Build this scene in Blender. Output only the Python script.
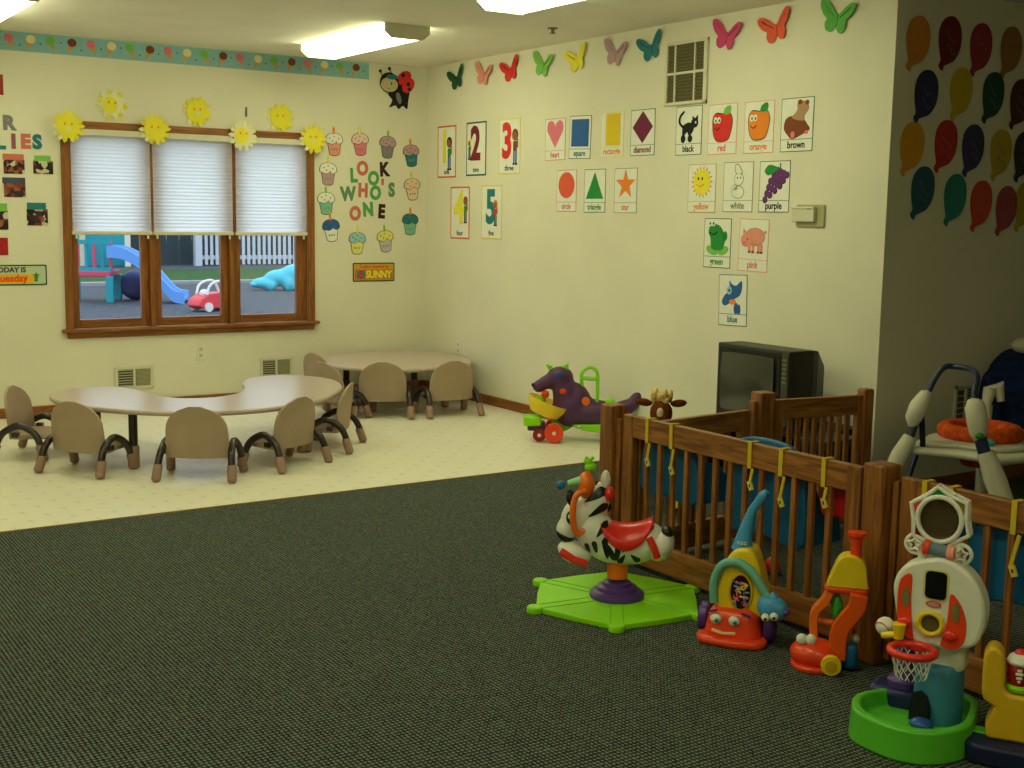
import bpy, bmesh, math, random
from mathutils import Vector, Matrix, Euler
random.seed(7)
PI = math.pi
SC = bpy.context.scene
COL = SC.collection
for o in list(bpy.data.objects): bpy.data.objects.remove(o)

# ------------------------------------------------------------------ camera
cam_d = bpy.data.cameras.new('camera'); cam = bpy.data.objects.new('camera', cam_d); COL.objects.link(cam)
_r = Vector((0.83484845, -0.55025288, 0.01580597)); _u = Vector((0.06083737, 0.12076408, 0.99081525)); _f = Vector((0.54710773, 0.82621898, -0.13429564))
cam.matrix_world = Matrix(((_r.x, _u.x, -_f.x, -5.3128), (_r.y, _u.y, -_f.y, -9.4051), (_r.z, _u.z, -_f.z, 1.5114), (0, 0, 0, 1)))
cam_d.sensor_width = 36; cam_d.lens = 43.67; cam_d.clip_start = .05; cam_d.clip_end = 300
SC.camera = cam
# ------------------------------------------------------------------ world
W = bpy.data.worlds.new('overcast_sky'); SC.world = W; W.use_nodes = True
W.node_tree.nodes['Background'].inputs[0].default_value = (.74, .87, 1.0, 1)
W.node_tree.nodes['Background'].inputs[1].default_value = 2.3
SC.view_settings.view_transform = 'Standard'; SC.view_settings.look = 'None'
SC.view_settings.gamma = 1; SC.view_settings.use_curve_mapping = False
SC.view_settings.exposure = 0.0
LAMP = 11.5                       # emission of the fluorescent lenses
LAMP_COL = (.99, 1.0, .57)

# ------------------------------------------------------------------ materials
def lin(c): c /= 255.; return c/12.92 if c <= .04045 else ((c+.055)/1.055)**2.4
def col(c): return (lin(c[0]), lin(c[1]), lin(c[2]), 1)
MATS = {}
def mat(name, rgb, rough=.6, spec=.3, noise=0, scale=20, metal=0, bump=0):
    if name in MATS: return MATS[name]
    m = bpy.data.materials.new(name); m.use_nodes = True; nt = m.node_tree; b = nt.nodes['Principled BSDF']
    b.inputs['Roughness'].default_value = rough; b.inputs['Specular IOR Level'].default_value = spec; b.inputs['Metallic'].default_value = metal
    c = col(rgb); b.inputs['Base Color'].default_value = c
    tc = nt.nodes.new('ShaderNodeTexCoord'); nz = nt.nodes.new('ShaderNodeTexNoise'); nz.inputs['Scale'].default_value = scale; nz.inputs['Detail'].default_value = 4
    nt.links.new(tc.outputs['Object'], nz.inputs['Vector'])
    rp = nt.nodes.new('ShaderNodeValToRGB'); k = max(noise, .03)
    rp.color_ramp.elements[0].color = tuple(v*(1-k) for v in c[:3])+(1,); rp.color_ramp.elements[1].color = tuple(min(1, v*(1+k)) for v in c[:3])+(1,)
    rp.color_ramp.elements[0].position = .3; rp.color_ramp.elements[1].position = .7
    nt.links.new(nz.outputs['Fac'], rp.inputs['Fac']); nt.links.new(rp.outputs['Color'], b.inputs['Base Color'])
    if bump:
        bp = nt.nodes.new('ShaderNodeBump'); bp.inputs['Strength'].default_value = bump; bp.inputs['Distance'].default_value = .004
        nt.links.new(nz.outputs['Fac'], bp.inputs['Height']); nt.links.new(bp.outputs['Normal'], b.inputs['Normal'])
    MATS[name] = m; return m
def wood(name, a, b_, scale=1.0, axis=2, rough=.45):
    if name in MATS: return MATS[name]
    m = bpy.data.materials.new(name); m.use_nodes = True; nt = m.node_tree; b = nt.nodes['Principled BSDF']; b.inputs['Roughness'].default_value = rough
    tc = nt.nodes.new('ShaderNodeTexCoord'); mp = nt.nodes.new('ShaderNodeMapping')
    s = [14*scale]*3; s[axis] = 1.2*scale; mp.inputs['Scale'].default_value = s
    nz = nt.nodes.new('ShaderNodeTexNoise'); nz.inputs['Scale'].default_value = 3; nz.inputs['Detail'].default_value = 6; nz.inputs['Distortion'].default_value = 1.2
    rp = nt.nodes.new('ShaderNodeValToRGB'); rp.color_ramp.elements[0].color = col(a); rp.color_ramp.elements[1].color = col(b_); rp.color_ramp.elements[0].position = .35; rp.color_ramp.elements[1].position = .68
    nt.links.new(tc.outputs['Object'], mp.inputs[0]); nt.links.new(mp.outputs[0], nz.inputs['Vector']); nt.links.new(nz.outputs['Fac'], rp.inputs['Fac']); nt.links.new(rp.outputs['Color'], b.inputs['Base Color'])
    MATS[name] = m; return m
wall_m = mat('wall_paint', (226, 222, 202), .75, .15, .03, 2.5, bump=.03)
ceil_m = mat('ceiling_paint', (238, 234, 222), .9, .1, .03, 3)
white = mat('white_plastic', (226, 226, 214), .35, .5)
paper = mat('white_paper', (232, 232, 222), .6, .3)
cream = mat('cream_plastic', (214, 210, 186), .5, .3)
black = mat('black_plastic', (16, 16, 17), .35, .5)
dkred = mat('maroon_paper', (122, 30, 48), .7)
red = mat('red_plastic', (226, 44, 34), .3, .5)
orange = mat('orange_plastic', (238, 112, 24), .32, .5)
redor = mat('orange_red_plastic', (236, 68, 26), .3, .5)
yellow = mat('yellow_plastic', (236, 204, 30), .35, .5)
green = mat('lime_green_plastic', (142, 222, 16), .4, .4)
teal = mat('teal_plastic', (70, 170, 180), .4, .4)
blue = mat('blue_plastic', (24, 104, 160), .4, .4)
navy = mat('navy_plastic', (30, 38, 90), .4, .4)
purple = mat('purple_plastic', (82, 50, 130), .35, .5)
pinkp = mat('pink_paper', (226, 120, 140), .7)
redp = mat('red_paper', (220, 50, 44), .7)
coral = mat('coral_paper', (226, 92, 66), .7)
salmon = mat('salmon_paper', (230, 150, 130), .7)
greenp = mat('green_paper', (40, 142, 60), .7)
limep = mat('light_green_paper', (124, 190, 84), .7)
dgreenp = mat('dark_green_paper', (32, 84, 56), .7)
tealp = mat('teal_paper', (40, 120, 130), .7)
bluep = mat('blue_paper', (46, 98, 168), .7)
yelp = mat('yellow_paper', (234, 222, 56), .7)
orangep = mat('orange_paper', (236, 136, 42), .7)
purpp = mat('purple_paper', (110, 52, 118), .7)
mauve = mat('mauve_paper', (186, 150, 160), .7)
brownp = mat('brown_paper', (128, 66, 36), .7)
skinp = mat('tan_brown_paper', (150, 96, 60), .7)
greyp = mat('grey_paper', (128, 124, 128), .7)
blackp = mat('black_paper', (22, 24, 26), .7)
line_g = mat('faint_outline_ink', (132, 140, 104), .7)
oak = wood('golden_oak_trim', (116, 66, 22), (158, 98, 40), 1, 2)
oakx = wood('golden_oak_trim_x', (116, 66, 22), (158, 98, 40), 1, 0)
oaky = wood('golden_oak_trim_y', (116, 66, 22), (158, 98, 40), 1, 1)
gwood = wood('stained_gate_wood', (108, 62, 22), (164, 104, 42), 1, 2)
gwoody = wood('stained_gate_rail_wood', (108, 62, 22), (168, 108, 44), 1, 1)
gwoodx = wood('stained_gate_rail_wood_x', (108, 62, 22), (168, 108, 44), 1, 0)
tan = mat('tan_moulded_plastic', (170, 148, 126), .5, .3, .05, 8)
tandark = mat('brown_foot_cap_plastic', (152, 122, 104), .5, .3)
tube_m = mat('dark_brown_tube', (40, 28, 26), .28, .6)
lam = mat('tan_laminate', (190, 172, 160), .3, .5, .04, 40)

# ------------------------------------------------------------------ mesh helpers
def rrect(w, h, r, n=4, cx=0, cy=0):
    P = []
    for qx, qy, a0 in ((1, 1, 0), (-1, 1, 90), (-1, -1, 180), (1, -1, 270)):
        for i in range(n+1):
            a = math.radians(a0+90*i/n); P.append((cx+qx*(w/2-r)+r*math.cos(a), cy+qy*(h/2-r)+r*math.sin(a)))
    return P
def ellp(cx, cy, rx, ry, n=18, rot=0):
    c, s = math.cos(rot), math.sin(rot)
    return [(cx+rx*math.cos(2*PI*i/n)*c-ry*math.sin(2*PI*i/n)*s, cy+rx*math.cos(2*PI*i/n)*s+ry*math.sin(2*PI*i/n)*c) for i in range(n)]
def spline(pts, n=6, closed=True):
    out = []; N = len(pts); rng = N if closed else N-1
    for i in range(rng):
        g = lambda k: Vector(pts[k % N]) if closed else Vector(pts[max(0, min(N-1, k))])
        p0, p1, p2, p3 = g(i-1), g(i), g(i+1), g(i+2)
        for j in range(n):
            t = j/n; out.append(tuple(.5*((2*p1)+(p2-p0)*t+(2*p0-5*p1+4*p2-p3)*t*t+(3*p1-p0-3*p2+p3)*t**3)))
    if not closed: out.append(tuple(pts[-1]))
    return out
class MB:
    def __init__(s): s.bm = bmesh.new(); s.m = []
    def mi(s, m):
        if m not in s.m: s.m.append(m)
        return s.m.index(m)
    def _fin(s, vs, m, M=None):
        if M is not None: bmesh.ops.transform(s.bm, matrix=M, verts=vs)
        k = s.mi(m)
        for f in {f for v in vs for f in v.link_faces}: f.material_index = k
    def box(s, c, d, m, rot=None):
        vs = bmesh.ops.create_cube(s.bm, size=1)['verts']
        M = Matrix.Translation(c) @ (Euler(rot).to_matrix().to_4x4() if rot else Matrix()) @ Matrix.Diagonal((d[0], d[1], d[2], 1))
        s._fin(vs, m, M); return s
    def b6(s, x0, x1, y0, y1, z0, z1, m): return s.box(((x0+x1)/2, (y0+y1)/2, (z0+z1)/2), (abs(x1-x0), abs(y1-y0), abs(z1-z0)), m)
    def ell(s, c, r, m, rot=None, u=16, v=10):
        vs = bmesh.ops.create_uvsphere(s.bm, u_segments=u, v_segments=v, radius=1)['verts']
        if not hasattr(r, '__len__'): r = (r, r, r)
        M = Matrix.Translation(c) @ (Euler(rot).to_matrix().to_4x4() if rot else Matrix()) @ Matrix.Diagonal((r[0], r[1], r[2], 1))
        s._fin(vs, m, M); return s
    def cyl(s, a, b, r, m, n=16, r2=None):
        return s.tube([a, b], [r, r if r2 is None else r2], m, n)
    def tube(s, path, r, m, n=10, closed=False):
        P = [Vector(p) for p in path]; N = len(P); R = r if hasattr(r, '__len__') else [r]*N
        up = None; rings = []
        for i in range(N):
            if closed: t = P[(i+1) % N]-P[i-1]
            else: t = P[min(i+1, N-1)]-P[max(i-1, 0)]
            t.normalize()
            if up is None:
                up = Vector((0, 0, 1)) if abs(t.z) < .9 else Vector((1, 0, 0))
            a = t.cross(up); a.normalize(); b = a.cross(t); b.normalize(); up = b
            rings.append([s.bm.verts.new(P[i]+(a*math.cos(2*PI*k/n)+b*math.sin(2*PI*k/n))*R[i]) for k in range(n)])
        k_ = s.mi(m)
        for i in range(N if closed else N-1):
            A, B = rings[i], rings[(i+1) % N]
            for k in range(n):
                f = s.bm.faces.new((A[k], A[(k+1) % n], B[(k+1) % n], B[k])); f.material_index = k_
        if not closed:
            for rg in (rings[0], rings[-1]):
                try: f = s.bm.faces.new(rg); f.material_index = k_
                except ValueError: pass
        return s
    def lathe(s, prof, m, c=(0, 0, 0), n=24, M=None):
        rings = []; new = []
        for (r, z) in prof:
            rg = [s.bm.verts.new((c[0]+r*math.cos(2*PI*k/n), c[1]+r*math.sin(2*PI*k/n), c[2]+z)) for k in range(n)]; rings.append(rg); new += rg
        k_ = s.mi(m)
        for A, B in zip(rings, rings[1:]):
            for k in range(n):
                f = s.bm.faces.new((A[k], A[(k+1) % n], B[(k+1) % n], B[k])); f.material_index = k_
        for rg in (rings[0], rings[-1]): f = s.bm.faces.new(rg); f.material_index = k_
        if M is not None: bmesh.ops.transform(s.bm, matrix=M, verts=new)
        return s
    def prism(s, pts, z0, z1, m, M=None, top_scale=None):
        a = [s.bm.verts.new((p[0], p[1], z0)) for p in pts]
        if top_scale:
            cx = sum(p[0] for p in pts)/len(pts); cy = sum(p[1] for p in pts)/len(pts)
            b = [s.bm.verts.new((cx+(p[0]-cx)*top_scale, cy+(p[1]-cy)*top_scale, z1)) for p in pts]
        else: b = [s.bm.verts.new((p[0], p[1], z1)) for p in pts]
        k_ = s.mi(m); n = len(pts)
        fs = [s.bm.faces.new(a), s.bm.faces.new(b)]+[s.bm.faces.new((a[i], a[(i+1) % n], b[(i+1) % n], b[i])) for i in range(n)]
        for f in fs: f.material_index = k_
        if M is not None: bmesh.ops.transform(s.bm, matrix=M, verts=a+b)
        return s
    def build(s, name, parent=None, smooth=True, bevel=0, loc=None, rot=None, seg=2, remesh=0, ang=40):
        bmesh.ops.recalc_face_normals(s.bm, faces=s.bm.faces)
        me = bpy.data.meshes.new(name); s.bm.to_mesh(me); s.bm.free()
        for m in s.m: me.materials.append(m)
        if smooth:
            me.shade_smooth()
            if not remesh: me.set_sharp_from_angle(angle=math.radians(ang))
        o = bpy.data.objects.new(name, me); COL.objects.link(o)
        if parent: o.parent = parent
        if loc: o.location = loc
        if rot: o.rotation_euler = rot
        if remesh:
            r = o.modifiers.new('r', 'REMESH'); r.mode = 'VOXEL'; r.voxel_size = remesh; r.use_smooth_shade = True
            q = o.modifiers.new('s', 'SMOOTH'); q.iterations = 8; q.factor = .6
        if bevel:
            q = o.modifiers.new('b', 'BEVEL'); q.width = bevel; q.segments = seg; q.limit_method = 'ANGLE'; q.angle_limit = math.radians(35)
        return o
def tag(o, label, cat, group=None):
    o['label'] = label; o['category'] = cat
    if group: o['group'] = group
    return o
def thing(name, label, cat, loc=(0, 0, 0), rot=(0, 0, 0), group=None):
    o = bpy.data.objects.new(name, None); COL.objects.link(o); o.location = loc; o.rotation_euler = rot; o.empty_display_size = .1
    return tag(o, label, cat, group)
def struct(o): o['kind'] = 'structure'; return o
def text(name, s, size, m, parent=None, loc=(0, 0, 0), rot=None, bold=.0, ext=.0006, sx=1.0, align='CENTER'):
    cu = bpy.data.curves.new('t', 'FONT'); cu.body = s; cu.size = size; cu.align_x = align; cu.align_y = 'CENTER'; cu.extrude = ext; cu.offset = bold; cu.resolution_u = 3
    t = bpy.data.objects.new('t', cu); COL.objects.link(t); bpy.context.view_layer.update()
    me = bpy.data.meshes.new_from_object(t.evaluated_get(bpy.context.evaluated_depsgraph_get()))
    bpy.data.objects.remove(t); bpy.data.curves.remove(cu)
    if sx != 1: me.transform(Matrix.Diagonal((sx, 1, 1, 1)))
    me.materials.clear(); me.materials.append(m)
    o = bpy.data.objects.new(name, me); COL.objects.link(o)
    if parent: o.parent = parent
    o.location = loc
    if rot: o.rotation_euler = rot
    return o
ROT_A = (PI/2, 0, 0); ROT_B = (PI/2, 0, -PI/2)          # paper lying on the window wall / on the side wall
YC = -4.948                                             # where the side wall ends and the alcove wall begins
def onA(u, z, off=.001): return (u, -off, z)
def onB(y, z, off=.001): return (-off, y, z)
def onC(x, z, off=.001): return (x, YC-off, z)

# ------------------------------------------------------------------ room shell
def floor_mat():
    m = bpy.data.materials.new('cream_vinyl'); m.use_nodes = True; nt = m.node_tree; b = nt.nodes['Principled BSDF']; b.inputs['Roughness'].default_value = .38
    N = nt.nodes.new; Lk = nt.links.new
    tc = N('ShaderNodeTexCoord'); sp = N('ShaderNodeSeparateXYZ'); Lk(tc.outputs['Object'], sp.inputs[0])
    def mth(op, a, bb=None):
        n = N('ShaderNodeMath'); n.operation = op
        for i, v in enumerate((a, bb)):
            if v is None: continue
            if isinstance(v, (int, float)): n.inputs[i].default_value = v
            else: Lk(v, n.inputs[i])
        return n.outputs[0]
    # two offset lattices of little diamonds + faint tile joints
    def lattice(off, per, size):
        fx = mth('ABSOLUTE', mth('SUBTRACT', mth('FRACT', mth('DIVIDE', mth('ADD', sp.outputs[0], off), per)), .5))
        fy = mth('ABSOLUTE', mth('SUBTRACT', mth('FRACT', mth('DIVIDE', mth('ADD', sp.outputs[1], off), per)), .5))
        return mth('LESS_THAN', mth('ADD', fx, fy), size)
    a = lattice(20., .20, .11); c = lattice(20.1, .20, .11)
    d = mth('MAXIMUM', a, c)
    fx = mth('FRACT', mth('DIVIDE', mth('ADD', sp.outputs[0], 20), .1)); fy = mth('FRACT', mth('DIVIDE', mth('ADD', sp.outputs[1], 20), .1))
    j = mth('MAXIMUM', mth('LESS_THAN', fx, .05), mth('LESS_THAN', fy, .05))
    nz = N('ShaderNodeTexNoise'); nz.inputs['Scale'].default_value = 3; Lk(tc.outputs['Object'], nz.inputs['Vector'])
    base = N('ShaderNodeMix'); base.data_type = 'RGBA'; base.inputs[6].default_value = col((234, 230, 214)); base.inputs[7].default_value = col((228, 222, 203)); Lk(nz.outputs['Fac'], base.inputs[0])
    m1 = N('ShaderNodeMix'); m1.data_type = 'RGBA'; Lk(base.outputs[2], m1.inputs[6]); m1.inputs[7].default_value = col((222, 214, 190)); Lk(mth('MULTIPLY', j, .35), m1.inputs[0])
    m2 = N('ShaderNodeMix'); m2.data_type = 'RGBA'; Lk(m1.outputs[2], m2.inputs[6]); m2.inputs[7].default_value = col((204, 194, 166)); Lk(mth('MULTIPLY', d, .5), m2.inputs[0])
    Lk(m2.outputs[2], b.inputs['Base Color']); return m
def carpet_mat():
    m = bpy.data.materials.new('slate_loop_carpet'); m.use_nodes = True; nt = m.node_tree; b = nt.nodes['Principled BSDF']; b.inputs['Roughness'].default_value = .95; b.inputs['Specular IOR Level'].default_value = .08
    N = nt.nodes.new; Lk = nt.links.new
    tc = N('ShaderNodeTexCoord'); mp = N('ShaderNodeMapping'); mp.inputs['Rotation'].default_value = (0, 0, 0); Lk(tc.outputs['Object'], mp.inputs[0])
    w1 = N('ShaderNodeTexWave'); w1.bands_direction = 'X'; w1.inputs['Scale'].default_value = 22; w1.inputs['Distortion'].default_value = 1.0; w1.inputs['Detail Scale'].default_value = 8; Lk(mp.outputs[0], w1.inputs[0])
    w2 = N('ShaderNodeTexWave'); w2.bands_direction = 'Y'; w2.inputs['Scale'].default_value = 18; w2.inputs['Distortion'].default_value = 1.0; w2.inputs['Detail Scale'].default_value = 8; Lk(mp.outputs[0], w2.inputs[0])
    mx = N('ShaderNodeMath'); mx.operation = 'MULTIPLY'; Lk(w1.outputs['Fac'], mx.inputs[0]); Lk(w2.outputs['Fac'], mx.inputs[1])
    vo = N('ShaderNodeTexVoronoi'); vo.inputs['Scale'].default_value = 70; Lk(mp.outputs[0], vo.inputs['Vector'])
    nz = N('ShaderNodeTexNoise'); nz.inputs['Scale'].default_value = 130; nz.inputs['Detail'].default_value = 2; Lk(mp.outputs[0], nz.inputs['Vector'])
    ad = N('ShaderNodeMath'); ad.operation = 'MULTIPLY_ADD'; Lk(nz.outputs['Fac'], ad.inputs[0]); ad.inputs[1].default_value = 1.1; Lk(mx.outputs[0], ad.inputs[2])
    rp = N('ShaderNodeValToRGB'); e = rp.color_ramp.elements; e[0].position = .45; e[0].color = col((18, 21, 20)); e[1].position = 1.25 if False else 1.0; e[1].color = col((114, 120, 108))
    q = rp.color_ramp.elements.new(.72); q.color = col((54, 61, 60))
    Lk(ad.outputs[0], rp.inputs['Fac'])
    hs = N('ShaderNodeMix'); hs.data_type = 'RGBA'; hs.inputs[0].default_value = .16; hs.blend_type = 'OVERLAY'; Lk(rp.outputs['Color'], hs.inputs[6]); Lk(vo.outputs['Color'], hs.inputs[7])
    Lk(hs.outputs[2], b.inputs['Base Color'])
    bp = N('ShaderNodeBump'); bp.inputs['Strength'].default_value = .5; bp.inputs['Distance'].default_value = .004; Lk(ad.outputs[0], bp.inputs['Height']); Lk(bp.outputs['Normal'], b.inputs['Normal'])
    return m
H = 2.74; XL = -8.6; YB = -10.3; XR = 3.4; YV = -3.37     # YV: where vinyl meets carpet
struct(MB().b6(XL, 0, YV, 0, -.1, 0, floor_mat()).build('floor', smooth=False))
f2 = MB(); cm = carpet_mat(); f2.b6(XL, 0, YC, YV, -.1, .004, cm); f2.b6(XL, XR, YB, YC, -.1, .004, cm)
struct(f2.build('floor', smooth=False))
struct(MB().b6(XL, 0, YV-.008, YV+.006, -.02, .008, mat('carpet_edge_strip', (150, 118, 60), .5)).build('trim_1', smooth=False))
struct(MB().b6(XL-.2, XR+.2, YB-.2, .2, H, H+.12, ceil_m).build('ceiling', smooth=False))
WX0, WX1, WZ0, WZ1 = -2.985, -1.09, .625, 2.10            # opening in the window wall
w = MB()
w.b6(XL-.2, WX0, 0, .16, -.1, H, wall_m); w.b6(WX1, .16, 0, .16, -.1, H, wall_m)
w.b6(WX0, WX1, 0, .16, -.1, WZ0, wall_m); w.b6(WX0, WX1, 0, .16, WZ1, H, wall_m)
struct(w.build('wall_back', smooth=False))
struct(MB().b6(0, .16, YC, 0, -.1, H, wall_m).build('wall_right', smooth=False))
struct(MB().b6(.16, XR, YC, YC+.16, -.1, H, wall_m).build('wall_alcove', smooth=False))
struct(MB().b6(XR, XR+.16, YB-.2, YC+.16, -.1, H, wall_m).build('wall_alcove_side', smooth=False))
struct(MB().b6(XL-.2, XL, YB, 0, -.1, H, wall_m).build('wall_left', smooth=False))
struct(MB().b6(XL-.2, XR+.2, YB-.2, YB, -.1, H, wall_m).build('wall_front', smooth=False))
struct(MB().b6(XL, -.014, -.014, 0, 0, .076, oakx).build('baseboard_back', smooth=False, bevel=.003))
struct(MB().b6(-.014, 0, YC, 0, 0, .076, oaky).build('baseboard_right', smooth=False, bevel=.003))
struct(MB().b6(-.014, XR, YC-.014, YC, 0, .076, oakx).build('baseboard_alcove', smooth=False, bevel=.003))

# ------------------------------------------------------------------ ceiling lights
def lens_mat():
    m = bpy.data.materials.new('lit_prismatic_lens'); m.use_nodes = True; nt = m.node_tree; nt.nodes.clear()
    e = nt.nodes.new('ShaderNodeEmission'); e.inputs[0].default_value = LAMP_COL+(1,); e.inputs[1].default_value = LAMP
    o = nt.nodes.new('ShaderNodeOutputMaterial'); nt.links.new(e.outputs[0], o.inputs[0]); return m
lens_m = lens_mat()
def fixture(x0, x1, y0, y1, label):
    t = thing('ceiling_light', label, 'ceiling light', ((x0+x1)/2, (y0+y1)/2, H), group=None)
    w2, l2 = (x1-x0)/2, (y1-y0)/2
    prof = [(-w2, -.005), (-w2, -.045), (-w2*.72, -.085), (w2*.72, -.085), (w2, -.045), (w2, -.005)]
    M = Matrix(((1, 0, 0, 0), (0, 0, 1, 0), (0, 1, 0, 0), (0, 0, 0, 1)))
    MB().prism(prof, -l2+.02, l2-.02, lens_m, M).build('lens', t, smooth=False)
    for s in (-1, 1):
        prof2 = [(-w2-.006, 0), (-w2-.006, -.05), (-w2*.72, -.092), (w2*.72, -.092), (w2+.006, -.05), (w2+.006, 0)]
        MB().prism(prof2, min(s*l2, s*(l2-.02)), max(s*l2, s*(l2-.02)), cream, M).build('end_cap', t, smooth=False)
    MB().b6(-w2*.9, w2*.9, -l2+.02, l2-.02, -.005, 0, white).build('base_pan', t, smooth=False)
    return t
fixture(-1.45, -1.13, -2.03, -.68, 'long lit fluorescent ceiling light fully in view, near the window wall')
fixture(-1.55, -1.20, -4.70, -3.30, 'lit fluorescent ceiling light cut by the top edge, above the butterflies')
fixture(-3.88, -3.56, -2.0, -.65, 'lit fluorescent ceiling light cut off at the top left corner')
fixture(-4.05, -3.73, -4.70, -3.33, 'lit fluorescent ceiling light out of frame above the carpet edge')
for fx, fy, fl_ in ((-4.05, -7.35, 'third row, left of the toys'), (-4.05, -10.0, 'fourth row, behind the camera'), (-6.6, -4.7, 'second row, far left'), (-6.6, -7.35, 'third row, far left')):
    fixture(fx, fx+.32, fy, fy+1.37, 'lit fluorescent ceiling light out of frame, ' + fl_)
s = MB(); s.lathe([(.035, 0), (.035, -.006), (.012, -.01), (.01, -.03), (.022, -.032), (.02, -.036)], mat('sprinkler_metal', (110, 100, 70), .3, .5, metal=.6), (0, 0, 0), 12)
tag(s.build('ceiling_sprinkler', loc=(-.47, -2.51, H)), 'small metal sprinkler head on the ceiling above the butterflies', 'sprinkler')

# ------------------------------------------------------------------ window
win = bpy.data.objects.new('window_1', None); COL.objects.link(win); win.location = (-2.04, 0, .56); struct(win)
def wx(o): o.parent = win; o.location = (2.04, 0, -.56); return o
CX0, CX1, CZ1 = -3.028, -1.045, 2.141
c = MB()
c.b6(CX0, CX0+.058, -.02, 0, .62, CZ1, oak); c.b6(CX1-.058, CX1, -.02, 0, .62, CZ1, oak)
wx(c.build('side_casing', smooth=False, bevel=.004))
wx(MB().b6(CX0, CX1, -.022, 0, CZ1-.055, CZ1, oakx).build('head_casing', smooth=False, bevel=.004))
wx(MB().b6(CX0-.03, CX1+.03, -.05, .03, .605, .63, oakx).build('window_sill', smooth=False, bevel=.005))
wx(MB().prism([(CX0+.01, .56), (CX1-.01, .56), (CX1, .606), (CX0, .606)], 0, .018, oakx, Matrix(((1, 0, 0, 0), (0, 0, -1, 0), (0, 1, 0, 0), (0, 0, 0, 1)))).build('apron', smooth=False, bevel=.003))
bays = ((-2.985, -2.395), (-2.36, -1.765), (-1.73, -1.09))
mu = MB()
for a, b in ((-2.395, -2.36), (-1.765, -1.73)): mu.b6(a, b, -.006, .12, .63, 2.10, oak)
wx(mu.build('mullion', smooth=False, bevel=.003))
def glass_mat():
    m = bpy.data.materials.new('window_glass'); m.use_nodes = True; nt = m.node_tree; nt.nodes.clear()
    t = nt.nodes.new('ShaderNodeBsdfTransparent'); g = nt.nodes.new('ShaderNodeBsdfGlossy'); g.inputs['Roughness'].default_value = .05
    mx = nt.nodes.new('ShaderNodeMixShader'); mx.inputs[0].default_value = .06; o = nt.nodes.new('ShaderNodeOutputMaterial')
    t.inputs[0].default_value = (.95, .97, .98, 1)
    nt.links.new(t.outputs[0], mx.inputs[1]); nt.links.new(g.outputs[0], mx.inputs[2]); nt.links.new(mx.outputs[0], o.inputs[0]); return m
glass = glass_mat()
gl = ((-2.915, -2.455), (-2.30, -1.826), (-1.666, -1.19))
for (a, b), (g0, g1) in zip(bays, gl):
    q = MB(); q.b6(a, g0, .03, .07, .63, 2.10, oak); q.b6(g1, b, .03, .07, .63, 2.10, oak)
    q.b6(g0, g1, .03, .07, .63, .695, oakx); q.b6(g0, g1, .03, .07, 2.04, 2.10, oakx)
    sa = wx(q.build('sash', smooth=False, bevel=.004))
    pn = MB().b6(g0, g1, .048, .052, .695, 2.04, glass).build('pane', sa, smooth=False)
def shade_mat():
    m = bpy.data.materials.new('pleated_shade_fabric'); m.use_nodes = True; nt = m.node_tree; nt.nodes.clear()
    d = nt.nodes.new('ShaderNodeBsdfDiffuse'); d.inputs[0].default_value = col((250, 250, 240)); t = nt.nodes.new('ShaderNodeBsdfTranslucent'); t.inputs[0].default_value = col((255, 255, 252))
    mx = nt.nodes.new('ShaderNodeMixShader'); mx.inputs[0].default_value = .84; o = nt.nodes.new('ShaderNodeOutputMaterial')
    nt.links.new(d.outputs[0], mx.inputs[1]); nt.links.new(t.outputs[0], mx.inputs[2]); nt.links.new(mx.outputs[0], o.inputs[0]); return m
shm = shade_mat()
for k, (x0, x1, lab) in enumerate(((-2.968, -2.383, 'white pleated window shade in the left bay, beside the hanging photos'), (-2.372, -1.742, 'white pleated window shade in the middle bay'), (-1.722, -1.118, 'white pleated window shade in the right bay, nearest the cupcakes'))):
    t = thing('window_shade', lab, 'window shade', ((x0+x1)/2, -.03, 2.085), group='pleated shades in the window'); h = (x1-x0)/2
    m = MB(); kk = m.mi(shm); n = 26; z0, z1 = -.045, -.735; rows = []
    for i in range(n*2+1):
        z = z0+(z1-z0)*i/(n*2); y = .0022 if i % 2 else -.0022; rows.append((m.bm.verts.new((-h+.004, y, z)), m.bm.verts.new((h-.004, y, z))))
    for A_, B_ in zip(rows, rows[1:]): m.bm.faces.new((A_[0], A_[1], B_[1], B_[0]))
    m.build('fabric', t, smooth=False)
    MB().box((0, 0, -.022), (2*h, .04, .045), cream).build('head_rail', t, smooth=False, bevel=.004)
    MB().box((0, 0, -.748), (2*h, .028, .026), cream).build('bottom_rail', t, smooth=False, bevel=.004)
    for sx in (-1, 1): MB().cyl((sx*(h-.03), 0, -.76), (sx*(h-.03), 0, -.79), .008, white, 8).build('pull_tab', t)

# ------------------------------------------------------------------ playground outside
gm = mat('rubber_mulch', (84, 88, 94), .9, .1, .55, 22); grs = mat('grass_verge', (60, 92, 50), .9, .1, .3, 6)
struct(MB().b6(-60, 60, .2, 60, -.6, -.15, gm).b6(-60, 60, -60, YB-.25, -.6, -.15, gm).build('ground', smooth=False))
RY = lambda s_: 21.0+s_
gv = MB(); gv.b6(-20, 40, 18.6, 25.0, -.15, -.13, grs); o = gv.build('ground', smooth=False); struct(o)
struct(MB().b6(-20, 40, 18.2, 18.6, -.15, -.08, mat('concrete_kerb', (150, 150, 150), .8)).build('trim_2', smooth=False))
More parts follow.
